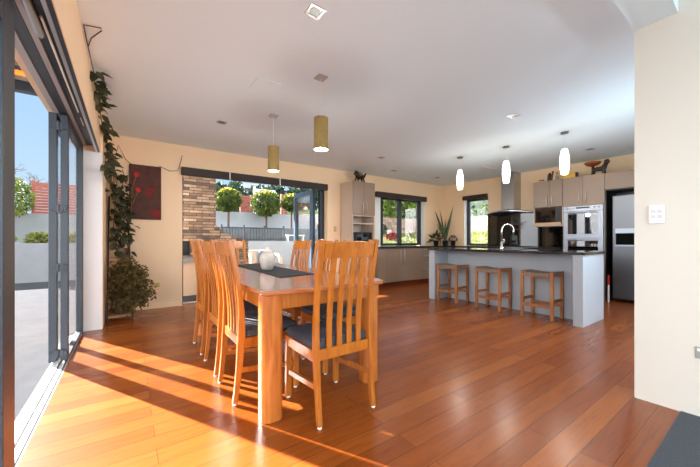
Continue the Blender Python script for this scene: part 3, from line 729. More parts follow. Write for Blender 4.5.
# ------------------------------------------------------------------ ornaments on the cabinets
s = root('sculpture', (4.22, 5.52, 2.351))
m = MB(); m.box(4.06, 4.36, 5.47, 5.57, 2.351, 2.37)
for x in (4.09, 4.16, 4.26, 4.33): m.tube([(x, 5.52, 2.37), (x+.01, 5.52, 2.43)], [.016, .02], 8)
m.build('base', M['darkwood'], s)
m = MB(); m.tube([(4.05, 5.52, 2.55), (4.09, 5.52, 2.57), (4.13, 5.51, 2.52), (4.19, 5.52, 2.49), (4.27, 5.52, 2.49), (4.33, 5.52, 2.52), (4.38, 5.52, 2.58), (4.42, 5.52, 2.60)], [.018, .038, .05, .055, .05, .036, .018, .006], 10)
for x in (4.12, 4.17, 4.27, 4.32): m.tube([(x, 5.52, 2.49), (x-.01, 5.52, 2.43)], [.025, .014], 8)
m.build('body', M['bronze'], s, smooth=True)
m = MB()
for k, x in enumerate((4.08, 4.11, 4.14, 4.18, 4.22, 4.27)): m.tube([(x, 5.52, 2.53), (x+.012, 5.52, 2.61-.004*k), (x-.006, 5.52, 2.64-.012*k)], [.018, .012, .002], 6)
m.tube([(4.07, 5.50, 2.58), (4.045, 5.48, 2.62)], [.01, .002], 6); m.build('mane', M['bronze'], s, smooth=True)
tag(s, 'dark carved creature sculpture standing on top of the tall cupboard', 'sculpture')
s = root('figurine', (6.98, 1.93, 2.278))
m = MB(); m.tube([(6.98, 2.06, 2.285), (6.98, 2.04, 2.36), (6.98, 2.0, 2.38), (6.98, 1.94, 2.375), (6.98, 1.89, 2.40), (6.98, 1.86, 2.46)], [.03, .035, .04, .04, .045, .03], 10)
m.tube([(6.98, 1.87, 2.45), (6.98, 1.845, 2.50), (6.98, 1.84, 2.53)], [.03, .048, .02], 10)
m.tube([(6.98, 1.90, 2.40), (6.98, 1.89, 2.28)], [.035, .03], 8); m.tube([(6.98, 2.05, 2.36), (6.98, 2.06, 2.44)], [.03, .02], 8)
m.build('body', M['darkwood'], s, smooth=True)
MB().lathe([(.0, 2.44), (.03, 2.44), (.10, 2.47), (.135, 2.51), (.13, 2.513), (.09, 2.485), (0, 2.46)], (6.98, 2.06, 0), 20).build('bowl', M['bowl'], s, smooth=True)
tag(s, 'dark carved kneeling figure holding a wooden bowl on top of the oven cupboard', 'figurine')
s = root('figurine', (6.98, 2.77, 2.278))
m = MB(); m.lathe([(0, 0), (.05, 0), (.055, .04), (.04, .09), (.045, .12), (.03, .15), (.02, .165), (0, .18)], (6.98, 2.775, 2.279), 12, 1, .9); m.build('body', M['darkwood'], s, smooth=True)
m = MB(); m.tube([(6.97, 2.74, 2.30), (6.96, 2.72, 2.38), (6.97, 2.715, 2.47)], [.02, .014, .02], 8); m.build('arm', M['bowl'], s, smooth=True)
tag(s, 'small brown carved figure standing on top of the microwave cupboard', 'figurine')
s = root('trinket', (6.98, 2.93, 2.278)); m = MB()
for y in (2.90, 2.965): m.tube([(6.98, y, 2.279), (6.98, y, 2.31)], .014, 8)
m.build('leg', M['yellow'], s); MB().tube([(6.98, 2.885, 2.318), (6.98, 2.98, 2.322)], [.02, .014], 8).build('body', M['bowl'], s, smooth=True); tag(s, 'tiny brass coloured ornament at the left end of the microwave cupboard top', 'ornament')
s = root('glass_bottle', (6.98, 2.64, 2.278)); MB().lathe([(0, 0), (.03, 0), (.032, .07), (.012, .10), (.012, .15), (.0, .151)], (6.98, 2.645, 2.279), 14).build('bottle', plain('grey glass', (140, 140, 132), .1, spec=.8), s, smooth=True); MB().lathe([(.013, .15), (.013, .165), (0, .165)], (6.98, 2.645, 2.2795), 10).build('stopper', M['black'], s)
tag(s, 'small grey glass bottle on the cupboard top behind the glowing pendant', 'bottle')
s = root('gift_box', (6.98, 2.38, 2.278)); box('box', M['yellow'], s, 6.93, 7.03, 2.32, 2.54, 2.279, 2.375, bevel=.003); box('end_cap', M['darkwood'], s, 6.929, 7.031, 2.296, 2.319, 2.278, 2.378, bevel=.003)
tag(s, 'yellow box with a dark end lying on top of the oven cupboard', 'box')

# ------------------------------------------------------------------ plants indoors
def rnd_dir(up=.3):
    while True:
        v = Vector((random.uniform(-1, 1), random.uniform(-1, 1), random.uniform(-1, 1)))
        if .05 < v.length < 1: return (v.normalized()+Vector((0, 0, up))).normalized()
sh = root('ladder_shelf', (-.08, 5.4, 0))
for x, xt in ((-.225, -.225), (.05, -.014)):
    MB().bar((x, 5.17, 0), (xt, 5.765, 1.72), .02, .035).build('rail', M['black'], sh)
def ry(z): return 5.17+.605*z/1.72
for z, d in ((.07, .40), (.81, .30), (1.4, .2)):
    y0 = ry(z)-.02; MB().box(-.213, .038-.037*z, y0-.03, min(y0+d, YB-.01), z-.012, z+.008).build('shelf', M['shelfwood'], sh)
tag(sh, 'black leaning ladder shelf with timber shelves in the back left corner', 'shelf')
random.seed(11)
pl = root('climbing_plant', (-.07, 5.55, .819))
MB().lathe([(0, 0), (.055, 0), (.075, .14), (.078, .15), (.066, .15), (.06, .12), (0, .12)], (-.07, 5.55, .819), 18).build('pot', M['potg'], pl, smooth=True)
stems = [
 [(-.07, 5.55, .94), (-.10, 5.60, 1.2), (-.16, 5.66, 1.5), (-.15, 5.70, 1.8), (-.18, 5.72, 2.05), (-.225, 5.5, 2.25), (-.24, 5.0, 2.38), (-.255, 4.5, 2.50), (-.262, 4.0, 2.60), (-.255, 3.6, 2.61), (-.262, 3.2, 2.635), (-.262, 2.95, 2.64)],
 [(-.07, 5.55, .94), (-.03, 5.60, 1.15), (-.05, 5.64, 1.4), (-.02, 5.70, 1.6), (-.10, 5.73, 1.75), (-.06, 5.76, 1.95)],
 [(-.07, 5.55, .94), (-.14, 5.55, 1.05), (-.17, 5.52, 1.3), (-.13, 5.56, 1.6), (-.19, 5.6, 1.9), (-.20, 5.4, 2.1), (-.2, 5.0, 2.2)],
 [(-.262, 3.25, 2.63), (-.23, 3.1, 2.635), (-.16, 2.96, 2.642)],
 [(-.262, 2.95, 2.64), (-.16, 2.93, 2.643)],
 [(-.18, 5.74, 2.1), (-.12, 5.78, 2.5), (-.03, 5.785, 2.3), (.1, 5.785, 2.2), (.25, 5.785, 2.24)],
 [(.40, 5.786, 2.262), (.55, 5.787, 2.20), (.66, 5.787, 2.22), (.69, 5.787, 2.3), (.73, 5.787, 2.48)],
 [(-.06, 5.76, 1.95), (-.05, 5.76, 2.06), (-.07, 5.76, 2.14)],
 [(-.22, 5.1, 2.3), (-.215, 4.86, 2.18), (-.225, 4.78, 2.0), (-.235, 4.76, 1.86)]]
m = MB()
for s_ in stems: m.tube(s_, .004, 6)
m.build('stem', M['bark'], pl)
def along(st, u):
    st = [Vector(p) for p in st]; L = [(b-a).length for a, b in zip(st, st[1:])]; t = u*sum(L)
    for (a, b), l in zip(zip(st, st[1:]), L):
        if t <= l: return a+(b-a)*t/l
        t -= l
    return st[-1]
lf = MB()
def vleaf(p, L):
    d = Vector((random.uniform(-.3, 1), random.uniform(-1, .3), random.uniform(-1.0, .2))).normalized(); p = p+d*random.uniform(.0, .05)
    xw = (-.275 if p.y < 4.75 else XL)+.012; p.x = max(p.x, xw)
    if p.x+d.x*L < xw: d.x = abs(d.x)
    if p.y+d.y*L > YB-.02 or p.y > YB-.04: d.y = -abs(d.y); p.y = min(p.y, YB-.05)
    if p.z+d.z*L > CE-.02: d.z = -abs(d.z)
    lf.leaf(p, d, Vector((random.uniform(-.2, .7), random.uniform(-.9, 0), random.uniform(.1, 1))), L, L*.6, random.uniform(.1, .4))
for st_, n, a, b_ in ((stems[0], 36, .02, .42), (stems[0], 52, .42, .86), (stems[1], 50, 0, 1), (stems[2], 52, 0, 1), (stems[7], 5, .2, 1), (stems[8], 12, .3, 1)):
    for k in range(n):
        vleaf(along(st_, random.uniform(a, b_)), random.uniform(.085, .145))
for k in range(64):
    vleaf(Vector((random.uniform(-.2, .04), random.uniform(5.45, 5.72), random.uniform(.9, 1.9))), random.uniform(.08, .13))
lf.build('foliage', M['vine'], pl, smooth=True)
tag(pl, 'dark leaved climbing plant trained up the back left corner to the ceiling', 'potted plant')
pl = root('bushy_plant', (-.03, 5.35, .079))
MB().lathe([(0, 0), (.09, 0), (.12, .2), (.125, .21), (.11, .21), (.10, .17), (0, .17)], (-.07, 5.33, .08), 18).build('pot', M['potg'], pl, smooth=True)
m = MB(); lf = MB(); C0 = Vector((-.0, 5.30, .42))
for k in range(46):
    d = rnd_dir(.15); e = C0+Vector((d.x*.29, d.y*.24, d.z*.36))*random.uniform(.55, 1.05)
    e.x = max(e.x, -.2); e.z = max(.03, e.z); e.y = min(e.y, 5.6)
    mid = (Vector((-.07, 5.33, .26))+e)/2+Vector((0, 0, .06)); ps = [(-.07, 5.33, .24), mid, e]; m.tube(ps, [.004, .003, .002], 5)
    for j in range(60):
        p = along(ps, random.uniform(.4, 1))+rnd_dir(0)*random.uniform(0, .06); p.x = max(p.x, -.225); p.z = max(.02, p.z)
        L = random.uniform(.035, .06); d2 = rnd_dir(-.2)
        if p.x+d2.x*L < XL+.01: d2.x = abs(d2.x)
        if p.z < .06: d2.z = abs(d2.z)
        lf.leaf(p, d2, rnd_dir(.6), L, L*.5, .15)
CL = [(random.uniform(-.26, .24), random.uniform(-.2, .12), random.uniform(-.34, .34)) for _ in range(26)]
for k in range(3000):
    a, b_, c_ = random.choice(CL); f_ = 1-.5*max(0, c_/.34); d = rnd_dir(0)*random.uniform(.0, .13); p = Vector((a*f_+d.x, 5.29+b_*f_+d.y, .43+c_+d.z)); p.x = max(p.x, -.2); p.z = max(.03, p.z); p.y = min(p.y, 5.6)
    L = random.uniform(.03, .055); d2 = rnd_dir(-.2)
    if p.x+d2.x*L < XL+.01: d2.x = abs(d2.x)
    if p.z < .08: d2.z = abs(d2.z)
    lf.leaf(p, d2, rnd_dir(.6), L, L*.5, .15)
m.build('stem', M['bark'], pl); lf.build('foliage', M['ficus'], pl)
tag(pl, 'bushy small leaved plant spilling from the bottom of the ladder shelf', 'potted plant')
def potplant(x, y, name, lab, kind, r=.06, h=.13):
    p = root(name, (x, y, .9325))
    MB().lathe([(0, 0), (r*.75, 0), (r, h), (r*1.05, h), (r*1.05, h+.012), (r*.9, h+.012), (r*.88, h-.01), (0, h-.01)], (x, y, .9328), 18).build('pot', M['pot'], p, smooth=True)
    lf = MB(); B = Vector((x, y, .93+h-.01))
    if kind == 'snake':
        for dx, dy, L, W in ((.18, -.13, .98, .085), (-.25, .17, .86, .09), (-.15, .09, .88, .05), (.05, .03, .62, .06), (-.2, .15, .5, .06), (.07, -.08, .46, .06)):
            pts = []; 
            for k in range(9):
                u = k/8; c = B+Vector((dx*u**1.1, dy*u**1.1+(.01 if dx > 0 else -.01), L*u*(1-.06*abs(dx)*u))); w = W*(.55+.45*math.sin(math.pi*min(1, u*1.15+.15)))*(1 if u < .75 else (1-u)/.25*.95+.05)
                tw = Vector((.8, -.6, 0)); nn = Vector((.6, .8, 0))
                pts.append([lf.bm.verts.new(c+tw*w*a+nn*b*w) for a, b in ((-.5, .1), (0, -.04), (.5, .1), (0, .03))])
            lf.loft(pts)
        lf.build('foliage', M['snake'], p, smooth=True)
    elif kind == 'leafy':
        for k in range(46):
            d = rnd_dir(.55); q = B+Vector((d.x*.1, d.y*.06, abs(d.z)*.15)); lf.leaf(q, d, rnd_dir(.8), random.uniform(.10, .2), .045, .35)
        lf.build('foliage', M['vine'], p, smooth=True)
    else:
        for k in range(70):
            d = rnd_dir(.4); q = B+Vector((d.x*.09, d.y*.09, abs(d.z)*.13)); lf.leaf(q, d, rnd_dir(.8), random.uniform(.03, .06), .03, .2)
        lf.build('foliage', foliage('reddish leaf', (70, 50, 44), (92, 66, 60), (120, 100, 88)), p, smooth=True)
    return tag(p, lab, 'potted plant', 'potted plants on the worktop')
random.seed(4)
potplant(6.80, 5.50, 'potted_plant', 'leafy green pot plant nearest the window on the corner worktop', 'leafy', .075)
potplant(7.06, 5.39, 'potted_plant', 'tall sword leaved plant in a black pot in the kitchen corner', 'snake', .085)
potplant(7.18, 5.235, 'potted_plant', 'small reddish leaved pot plant by the narrow kitchen window', 'small', .07)

# ------------------------------------------------------------------ outdoors
GZ = -.08
g = MB(); g.box(-14, -.55, -8, 16, GZ-.1, GZ); g.box(-.55, 7.0, 6.1, 16, GZ-.1, GZ); g.box(-.55, 12, -9, -3.4, GZ-.1, GZ); g.box(3, 12, -3.4, -.3, GZ-.1, GZ)
struct(g.build('ground_patio', M['concrete']))
# veranda outside the left doors
v = root('veranda_roof', (-2.2, 2.2, 2.75))
box('roof_deck', M['soffit'], v, -2.7, -.64, -2, 5.1, 2.88, 2.93); box('beam', M['alu_d'], v, -2.7, -.64, 5.0, 5.1, 2.77, 2.879); box('beam', M['alu_d'], v, -2.7, -.64, 1.6, 1.7, 2.77, 2.879)
for y in (5.0, 1.6): box('post', M['alu_d'], v, -2.7, -2.6, y, y+.1, GZ, 2.769)
tag(v, 'dark veranda roof with cross beam outside the patio bifold doors', 'veranda')
h = root('patio_heater', (-1.0, 4.6, 2.75)); box('case', M['alu'], h, -1.16, -.86, 4.60, 4.68, 2.84, 2.879); box('element', M['glow'], h, -1.14, -.88, 4.605, 4.675, 2.815, 2.839)
tag(h, 'glowing orange heater strip under the veranda roof', 'heater')
v = root('sun_block_roof', (3.2, 7.7, 3.05))  # unseen roof added to keep sun off the kitchen floor
box('roof_deck', M['soffit'], v, -.5, 6.95, 6.12, 9.3, 3.05, 3.12)
for x in (-.45, 6.8): box('post', M['alu_d'], v, x, x+.1, 9.15, 9.25, GZ, 3.049)
tag(v, 'unseen flat roof on posts added to block sun through the back doors', 'roof')
# stone fireplace
f = root('outdoor_fireplace', (.9, 7.7, GZ))
m = MB(); m.box(-.3, 1.58, 7.3, 8.2, .72, .76); m.box(1.10, 1.58, 7.3, 8.2, .76, 1.06); m.box(-.3, .35, 7.3, 8.2, .76, 1.06); m.box(-.3, 1.58, 7.3, 8.2, 1.06, 2.9); m.box(.35, 1.10, 7.9, 8.2, .76, 1.06)
m.build('chimney', M['stone'], f)
m = MB(); m.loft([[m.bm.verts.new((x, y, z)) for x, z in ((1.581, GZ), (2.3, GZ), (2.3, 1.06), (1.75, 1.25), (1.581, 1.42))] for y in (7.32, 7.8)]); m.build('side_wing', M['stone'], f)
box('firebox', M['black'], f, .351, 1.099, 7.62, 7.899, .761, 1.059)
box('hearth', M['gwall'], f, -.34, 1.579, 7.2, 7.9, .62, .719); box('plinth', plain('render', (176, 156, 140), .8), f, -.3, 1.579, 7.26, 8.2, GZ, .619)
tag(f, 'stacked stone outdoor fireplace with dark firebox outside the back doors', 'fireplace')
# garden walls and fences behind
struct(box('wall_garden_low', M['gwall2'], None, 1.9, 7.0, 11.0, 11.25, GZ, 1.05))
struct(box('wall_garden_dark', M['dwall'], None, 2.0, 7.0, 11.7, 11.9, GZ, 1.56))
struct(box('wall_garden_upper', M['gwall2'], None, 2.2, 7.4, 13.0, 13.2, GZ, 2.24))
b = root('balustrade', (4.4, 11.1, 1.05))
m = MB(); m.box(2.55, 4.86, 11.10, 11.14, 1.5, 1.54); m.box(2.55, 4.86, 11.10, 11.14, 1.09, 1.12); m.build('rail', M['alu_d'], b)
for k in range(4): x = 2.56+k*.75; MB().box(x, x+.05, 11.095, 11.145, 1.051, 1.62).build('post', M['alu'], b)
m = MB(); x = 2.62
while x < 4.84: m.box(x, x+.018, 11.112, 11.13, 1.12, 1.5); x += .105
m.build('baluster', M['alu_d'], b)
tag(b, 'dark metal balustrade on the low grey wall outside the back doors', 'railing')
def fence(x0, x1, y, z0, z1, lab, name='slatted_fence'):
    f = root(name, ((x0+x1)/2, y, z0)); m = MB(); z = z0+.01
    while z < z1-.05: m.box(x0, x1, y, y+.025, z, z+.085); z += .1
    m.build('slats', M['redfence'], f)
    n = max(2, int((x1-x0)/1.5)+1)
    for k in range(n): x = x0+(x1-x0-.08)*k/(n-1); MB().box(x, x+.08, y+.026, y+.1, GZ if y < 14 else z0-.001+.0, z1+.03).build('post', M['redfence'], f)
    return tag(f, lab, 'fence')
fence(3.90, 4.42, 13.5, 2.1, 3.02, 'short red timber fence panel between the two ball shaped trees'); fence(5.75, 6.05, 13.5, 2.1, 3.2, 'narrow red timber panel right of the larger ball shaped tree')
s = root('garden_screen', (4.5, 13.4, GZ)); MB().box(4.42, 4.50, 13.32, 13.40, GZ, 3.40).build('post', M['white'], s); MB().box(4.50, 5.4, 13.34, 13.38, GZ, 3.32).build('panel', plain('pale blue grey panel', (170, 182, 196), .6), s)
tag(s, 'white post with pale blue grey screen behind the ball shaped trees', 'screen')
def ball_tree(x, y, z, r, lab, n=2600):
    t = root('ball_tree', (x, y, GZ)); c = Vector((x, y, z))
    MB().tube([(x, y, GZ), (x+.02, y, z-.3*r)], [.05, .035], 8).build('trunk', M['bark'], t)
    lf = MB(); yl = MB()
    for k in range(n):
        d = rnd_dir(0); p = c+d*r*random.uniform(.72, 1.0)*Vector((1, 1, .9)).length/1.68*1.0
        p = c+Vector((d.x, d.y, d.z*.9))*r*random.uniform(.7, 1.02)
        tgt = yl if (d.z > random.uniform(.55, 1.3)) else lf
        tgt.leaf(p, (d+rnd_dir(0)*.9), rnd_dir(.5), random.uniform(.06, .11), .05, .2)
    cr = lf.build('foliage', M['ball'], t); yl.build('backlit_top', M['yell'], t)
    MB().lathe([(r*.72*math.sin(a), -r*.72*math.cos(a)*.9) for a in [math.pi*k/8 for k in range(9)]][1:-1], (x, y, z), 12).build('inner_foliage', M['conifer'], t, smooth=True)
    return tag(t, lab, 'tree', 'ball shaped garden trees')
random.seed(21)
ball_tree(3.12, 12.4, 2.62, .47, 'clipped ball tree with yellow top beside the stone fireplace')
ball_tree(4.62, 12.4, 2.60, .58, 'wider clipped ball tree with yellow top, right of the white post')
ball_tree(5.74, 12.4, 2.70, .40, 'clipped ball tree partly behind the folded blue door', 1500)
# garden furniture
c = root('wicker_armchair', (3.05, 8.6, GZ))
m = MB(); m.box(2.72, 3.5, 8.3, 8.95, .22, .40); m.build('seat', M['wicker'], c, bevel=.03)
m = MB(); m.box(2.72, 3.5, 8.85, 8.97, .40, .80); m.build('backrest', M['wicker'], c, bevel=.04)
for x in (2.66, 3.46): MB().tube([(x+.04, 8.95, .66), (x+.04, 8.4, .66), (x+.04, 8.27, .58), (x+.04, 8.25, .3), (x+.04, 8.25, GZ)], .045, 10).build('arm', M['wicker'], c, smooth=True)
for x in (2.70, 3.50): MB().tube([(x, 8.93, .64), (x, 8.93, GZ)], .035, 8).build('leg', M['wicker'], c)
tag(c, 'pale wicker armchair on the terrace seen above the jar', 'armchair')
c = root('cushion', (3.2, 8.72, .4)); MB().box(3.05, 3.44, 8.70, 8.82, .41, .78).build('pad', M['blue'], c, bevel=.05, seg=3); tag(c, 'blue grey cushion in the pale wicker armchair outside', 'cushion')
c = root('garden_bench', (5.3, 11.12, 1.05)); box('seat', M['plate'], c, 4.95, 5.68, 11.03, 11.22, 1.25, 1.29)
for x in (4.97, 5.62): box('leg', M['plate'], c, x, x+.04, 11.04, 11.21, 1.051, 1.249)
tag(c, 'small white bench standing on the low grey wall beside the balustrade', 'bench')
# left garden
struct(box('wall_patio_low', M['gwall'], None, -9, .9, 12.0, 12.25, GZ, 1.0))
struct(box('wall_patio_upper', M['gwall'], None, -9, 1.6, 15.0, 15.25, GZ, 2.0))
struct(box('ground_terrace', M['lawn'], None, -9, .9, 12.26, 14.99, .85, .95))
struct(box('ground_upper', M['lawn'], None, -12, 7, 15.26, 30, 1.6, 1.9))
fence(-2.72, 1.2, 15.12, 2.001, 3.12, 'long red slatted timber fence on the upper wall seen through the patio doors')
def shrub(x, y, z, rx, rz, n, mat, lab, cat='shrub', name='garden_shrub', group=None, L=.09, trunk=True):
    t = root(name, (x, y, z-rz)); lf = MB()
    for k in range(n):
        d = rnd_dir(0); q = random.uniform(.35, 1)**.5
        p = Vector((x+d.x*rx*q, y+d.y*rx*q, z+d.z*rz*q)); lf.leaf(p, d+rnd_dir(0), rnd_dir(.5), L*random.uniform(.7, 1.3), L*.6, .2)
    if trunk: MB().tube([(x, y, z-rz-.1 if trunk is True else trunk), (x, y, z)], [.06, .03], 8).build('trunk', M['bark'], t)
    lf.build('foliage', M[mat], t); return tag(t, lab, cat, group)
shrub(-3.0, 14.3, 2.45, .5, .62, 1500, 'ball', 'leafy green tree left of the red fence seen through the patio doors', 'tree', 'garden_tree', trunk=.9)
for i, x in enumerate((-2.9, -2.1, -1.3, -.5)):
    shrub(x, 12.72, 1.10, .27, .15, 420, 'grass', ['low grass clump behind the patio wall, furthest from the door leaves', 'low grass clump behind the patio wall, second from the far left', 'low grass clump behind the patio wall, seen beside the folded leaves', 'low grass clump behind the patio wall, hidden by the folded leaves'][i], 'grass clump', 'grass_clump', 'grass clumps behind the patio wall', .12, False)
t = root('bare_tree', (-3.6, 18, 1.9)); m = MB(); random.seed(8)
def branch(p, d, L, r, depth):
    e = p+d*L; m.tube([p, (p+e)/2+rnd_dir(0)*L*.05, e], [r, r*.8, r*.6], 5)
    if depth:
        for k in range(3): branch(p+d*L*random.uniform(.55, 1), (d+rnd_dir(.1)*.85).normalized(), L*.68, r*.55, depth-1)
branch(Vector((-3.6, 18, 1.9)), Vector((.12, 0, 1)).normalized(), 1.0, .07, 5); m.build('branches', M['bark'], t)
tag(t, 'bare branched tree above the red fence against the blue sky', 'tree')
t = root('bare_tree', (-4.6, 10.4, GZ)); m = MB(); random.seed(13)
branch(Vector((-4.6, 10.4, GZ)), Vector((.02, -.05, 1)).normalized(), 1.25, .09, 5); m.build('branches', M['bark'], t)
tag(t, 'bare branched tree on the patio whose shadow falls across the pale paving', 'tree')
# hill and its trees
m = MB(); gx, gy = 24, 12; vs = {}
random.seed(2)
for i in range(gx+1):
    for j in range(gy+1):
        x = -20+80*i/gx; y = 28+50*j/gy; vs[i, j] = m.bm.verts.new((x, y, 1.4+max(0, (x+4)/60)*3+(j/gy)**.8*8.2*min(1, max(.05, (x+4)/20))+random.uniform(-.3, .3)))
for i in range(gx):
    for j in range(gy): m.face([vs[i, j], vs[i+1, j], vs[i+1, j+1], vs[i, j+1]])
struct(m.build('ground_hill', M['hill']))
for i, (x, y, z, rx, rz) in enumerate(((8.9, 39.5, 6.0, 1.0, 1.9), (11.2, 40.5, 6.4, 1.1, 2.1), (13.7, 39.5, 6.4, 1.15, 1.7), (16.4, 40.5, 6.9, 1.3, 1.8), (19.3, 39.5, 7.0, 1.4, 1.7), (22.3, 40.5, 7.3, 1.4, 1.8))):
    shrub(x, y, z, rx, rz, 700, 'conifer', ['dark tree on the hill just right of the stone chimney', 'dark tree on the hill above the yellow topped tree', 'dark tree on the hill above the white post', 'dark tree on the hill above the wider ball tree', 'dark tree on the hill left of the folded blue door', 'dark tree on the hill behind the folded blue door'][i], 'tree', 'hill_tree', 'dark trees on the hill', .5, 3.0)
hs = root('hill_house', (14.6, 44, 5.5)); box('wall', M['gwall'], hs, 13.0, 17.0, 43, 46, 4.5, 8.2)
m = MB(); m.loft([[m.bm.verts.new((x, y, z)) for y, z in ((42.6, 8.2), (46.4, 8.2), (44.5, 9.2))] for x in (12.7, 17.3)]); m.build('roof', M['roof'], hs); tag(hs, 'grey roofed house on the hill beyond the ball shaped trees', 'house')
# lawn, stone wall and hedge outside the kitchen windows
m = MB(); vs = {}
for i in range(29):
    for j in range(37):
        x = 7.05+i*.25 if i else 7.02; y = 3.0+j*.25
        d = max(0, min(12.2-y, 13.6-x)); z = 1.5-.16*d
        vs[i, j] = m.bm.verts.new((x, y, min(z, 1.5) if (x > 7.9 or y > 6.6) else -.2))
for i in range(28):
    for j in range(36): m.face([vs[i, j], vs[i+1, j], vs[i+1, j+1], vs[i, j+1]])
struct(m.build('ground_lawn', M['lawn'], smooth=True))
m = MB(); m.box(7.02, 14, 12.1, 12.4, .5, 2.27); m.box(13.5, 13.8, 3, 12.1, .5, 2.22)
struct(m.build('wall_garden_stone', M['gstone']))
def hedge(x0, x1, y0, y1, z0, z1, n, lab):
    t = root('garden_hedge', ((x0+x1)/2, (y0+y1)/2, z0)); lf = MB()
    for k in range(n):
        p = Vector((random.uniform(x0, x1), random.uniform(y0, y1), random.uniform(z0, z1))); lf.leaf(p, rnd_dir(.2), rnd_dir(.5), random.uniform(.13, .24), .11, .2)
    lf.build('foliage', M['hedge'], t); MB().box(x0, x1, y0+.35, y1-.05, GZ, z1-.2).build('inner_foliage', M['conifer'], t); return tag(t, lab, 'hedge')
random.seed(31)
hedge(9.2, 15, 12.75, 13.6, 1.6, 3.7, 5200, 'tall green hedge behind the stone wall outside the two pane window')
hedge(14.15, 15.0, 6.4, 12.0, 1.6, 3.5, 4200, 'tall green hedge behind the stone wall outside the narrow kitchen window')
gr = MB()
for k in range(6500):
    x = random.uniform(8.0, 13.4); y = random.uniform(4.0, 12.0)
    if min(12.2-y, 13.6-x) > 5.2: continue
    z = min(1.5-.16*max(0, min(12.2-y, 13.6-x)), 1.5); p = Vector((x, y, z-.01)); gr.leaf(p, (Vector((0, 0, 1))+rnd_dir(0)*.6), rnd_dir(0), random.uniform(.05, .11), .022, .2)
tag(gr.build('grass', M['grass']), 'yellow green grass on the bank outside the kitchen windows', 'grass', kind='stuff')
for i, (x, y, z, r, mt, lab) in enumerate(((9.0, 9.6, 1.22, .22, 'redm', 'small reddish shrub on the bank at the left of the two pane window'), (10.2, 11.6, 1.62, .3, 'conifer', 'dark shrub against the stone wall in the right pane of the window'), (9.6, 11.7, 1.58, .25, 'ball', 'green shrub against the stone wall in the left pane of the window'))):
    shrub(x, y, z, r, r*.8, 350, mt, lab, trunk=False)

# ------------------------------------------------------------------ daylight and lamps
SUN_EL, SUN_AZ = 29, (-.474, .880)
sd = bpy.data.lights.new('sun', 'SUN'); sd.energy = 29.0; sd.angle = R(.6); sd.color = (1, .95, .92)
so = bpy.data.objects.new('sun', sd); col.objects.link(so)
dirv = Vector((SUN_AZ[0]*math.cos(R(SUN_EL)), SUN_AZ[1]*math.cos(R(SUN_EL)), math.sin(R(SUN_EL))))
so.rotation_euler = dirv.to_track_quat('Z', 'Y').to_euler(); so.location = (-6, 12, 9)
wd = bpy.data.worlds.new('sky'); scene.world = wd; wd.use_nodes = True; nt = wd.node_tree; nt.nodes.clear()
out = N(nt, 'ShaderNodeOutputWorld'); bg = N(nt, 'ShaderNodeBackground'); tc = N(nt, 'ShaderNodeTexCoord'); sp = N(nt, 'ShaderNodeSeparateXYZ')
nt.links.new(tc.outputs['Generated'], sp.inputs[0])
sky = ramp(nt, sp.outputs[2], [(0, (.55, .64, .74)), (.15, (.38, .54, .72)), (.5, (.24, .42, .70))])
ns = N(nt, 'ShaderNodeTexNoise'); ns.inputs['Scale'].default_value = 2.2; ns.inputs['Detail'].default_value = 5; nt.links.new(tc.outputs['Generated'], ns.inputs['Vector'])
cl = ramp(nt, ns.outputs['Fac'], [(.35, (.35,)*3), (.6, (1,)*3)])
mr = N(nt, 'ShaderNodeMapRange'); mr.inputs['From Min'].default_value = .1; mr.inputs['From Max'].default_value = -.5; nt.links.new(sp.outputs[1], mr.inputs['Value'])
mr2 = N(nt, 'ShaderNodeMapRange'); mr2.inputs['From Min'].default_value = -.42; mr2.inputs['From Max'].default_value = -.8; nt.links.new(sp.outputs[0], mr2.inputs['Value'])
mm = N(nt, 'ShaderNodeMath', operation='MAXIMUM'); nt.links.new(mr.outputs[0], mm.inputs[0]); nt.links.new(mr2.outputs[0], mm.inputs[1])
mu = N(nt, 'ShaderNodeMath', operation='MULTIPLY'); nt.links.new(mm.outputs[0], mu.inputs[0]); nt.links.new(cl, mu.inputs[1])
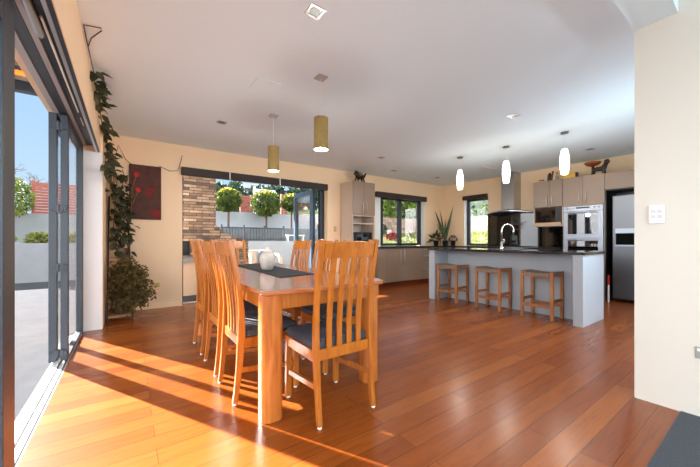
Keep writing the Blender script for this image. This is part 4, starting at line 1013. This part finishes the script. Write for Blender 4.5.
mx = N(nt, 'ShaderNodeMix', data_type='RGBA'); nt.links.new(mu.outputs[0], mx.inputs[0]); nt.links.new(sky, mx.inputs[6]); mx.inputs[7].default_value = (4.5, 4.55, 4.7, 1)   # unseen bright cloud added behind and to the left as fill light
nt.links.new(mx.outputs[2], bg.inputs['Color']); bg.inputs['Strength'].default_value = 1.0; nt.links.new(bg.outputs[0], out.inputs['Surface'])
def lamp(name, kind, loc, energy, color, size=.06, spot=150):
    l = bpy.data.lights.new(name, kind); l.energy = energy; l.color = color
    if kind == 'SPOT': l.spot_size = R(spot); l.spot_blend = .9; l.shadow_soft_size = size
    elif kind == 'POINT': l.shadow_soft_size = size
    o = bpy.data.objects.new(name, l); col.objects.link(o); o.location = loc; return o
for x, y, _ in D: lamp('downlight_lamp', 'SPOT', (x, y, CE-.012), 10, (1, .95, .88), .05)
for x, y in ((1.51, 2.592), (1.489, 3.74)): lamp('pendant_bulb', 'POINT', (x, y, CE-.74), 14, (1, .94, .86), .05)
for x, y, _ in K: lamp('island_pendant_bulb', 'POINT', (x, y, CE-.66), 8, (1, .95, .88), .05)

for x, y, e in ((.3, -1.9, 48), (1.3, -1.9, 48), (4.6, .75, 34)): lamp('unseen_fill_lamp', 'POINT', (x, y, 1.5), e, (.72, .88, 1), .12)  # added fill lights, out of view behind the camera and the partition

# ------------------------------------------------------------------ camera
cd = bpy.data.cameras.new('camera'); cam = bpy.data.objects.new('camera', cd); col.objects.link(cam); scene.camera = cam
cd.sensor_width = 36; cd.sensor_fit = 'HORIZONTAL'; cd.lens = 36*310.547/700; cd.clip_start = .02; cd.clip_end = 300
cd.shift_y = (240.24-233.5)/700
cam.location = (0, 0, H); cam.rotation_euler = (R(90), 0, -R(35.554))

scene.view_settings.view_transform = 'Standard'; scene.view_settings.look = 'None'; scene.view_settings.gamma = 1; scene.view_settings.use_curve_mapping = False
scene.view_settings.exposure = 0.55
cy = scene.cycles
cy.max_bounces = 8; cy.diffuse_bounces = 5; cy.glossy_bounces = 5; cy.transparent_max_bounces = 16; cy.sample_clamp_indirect = 6; cy.use_denoising = True
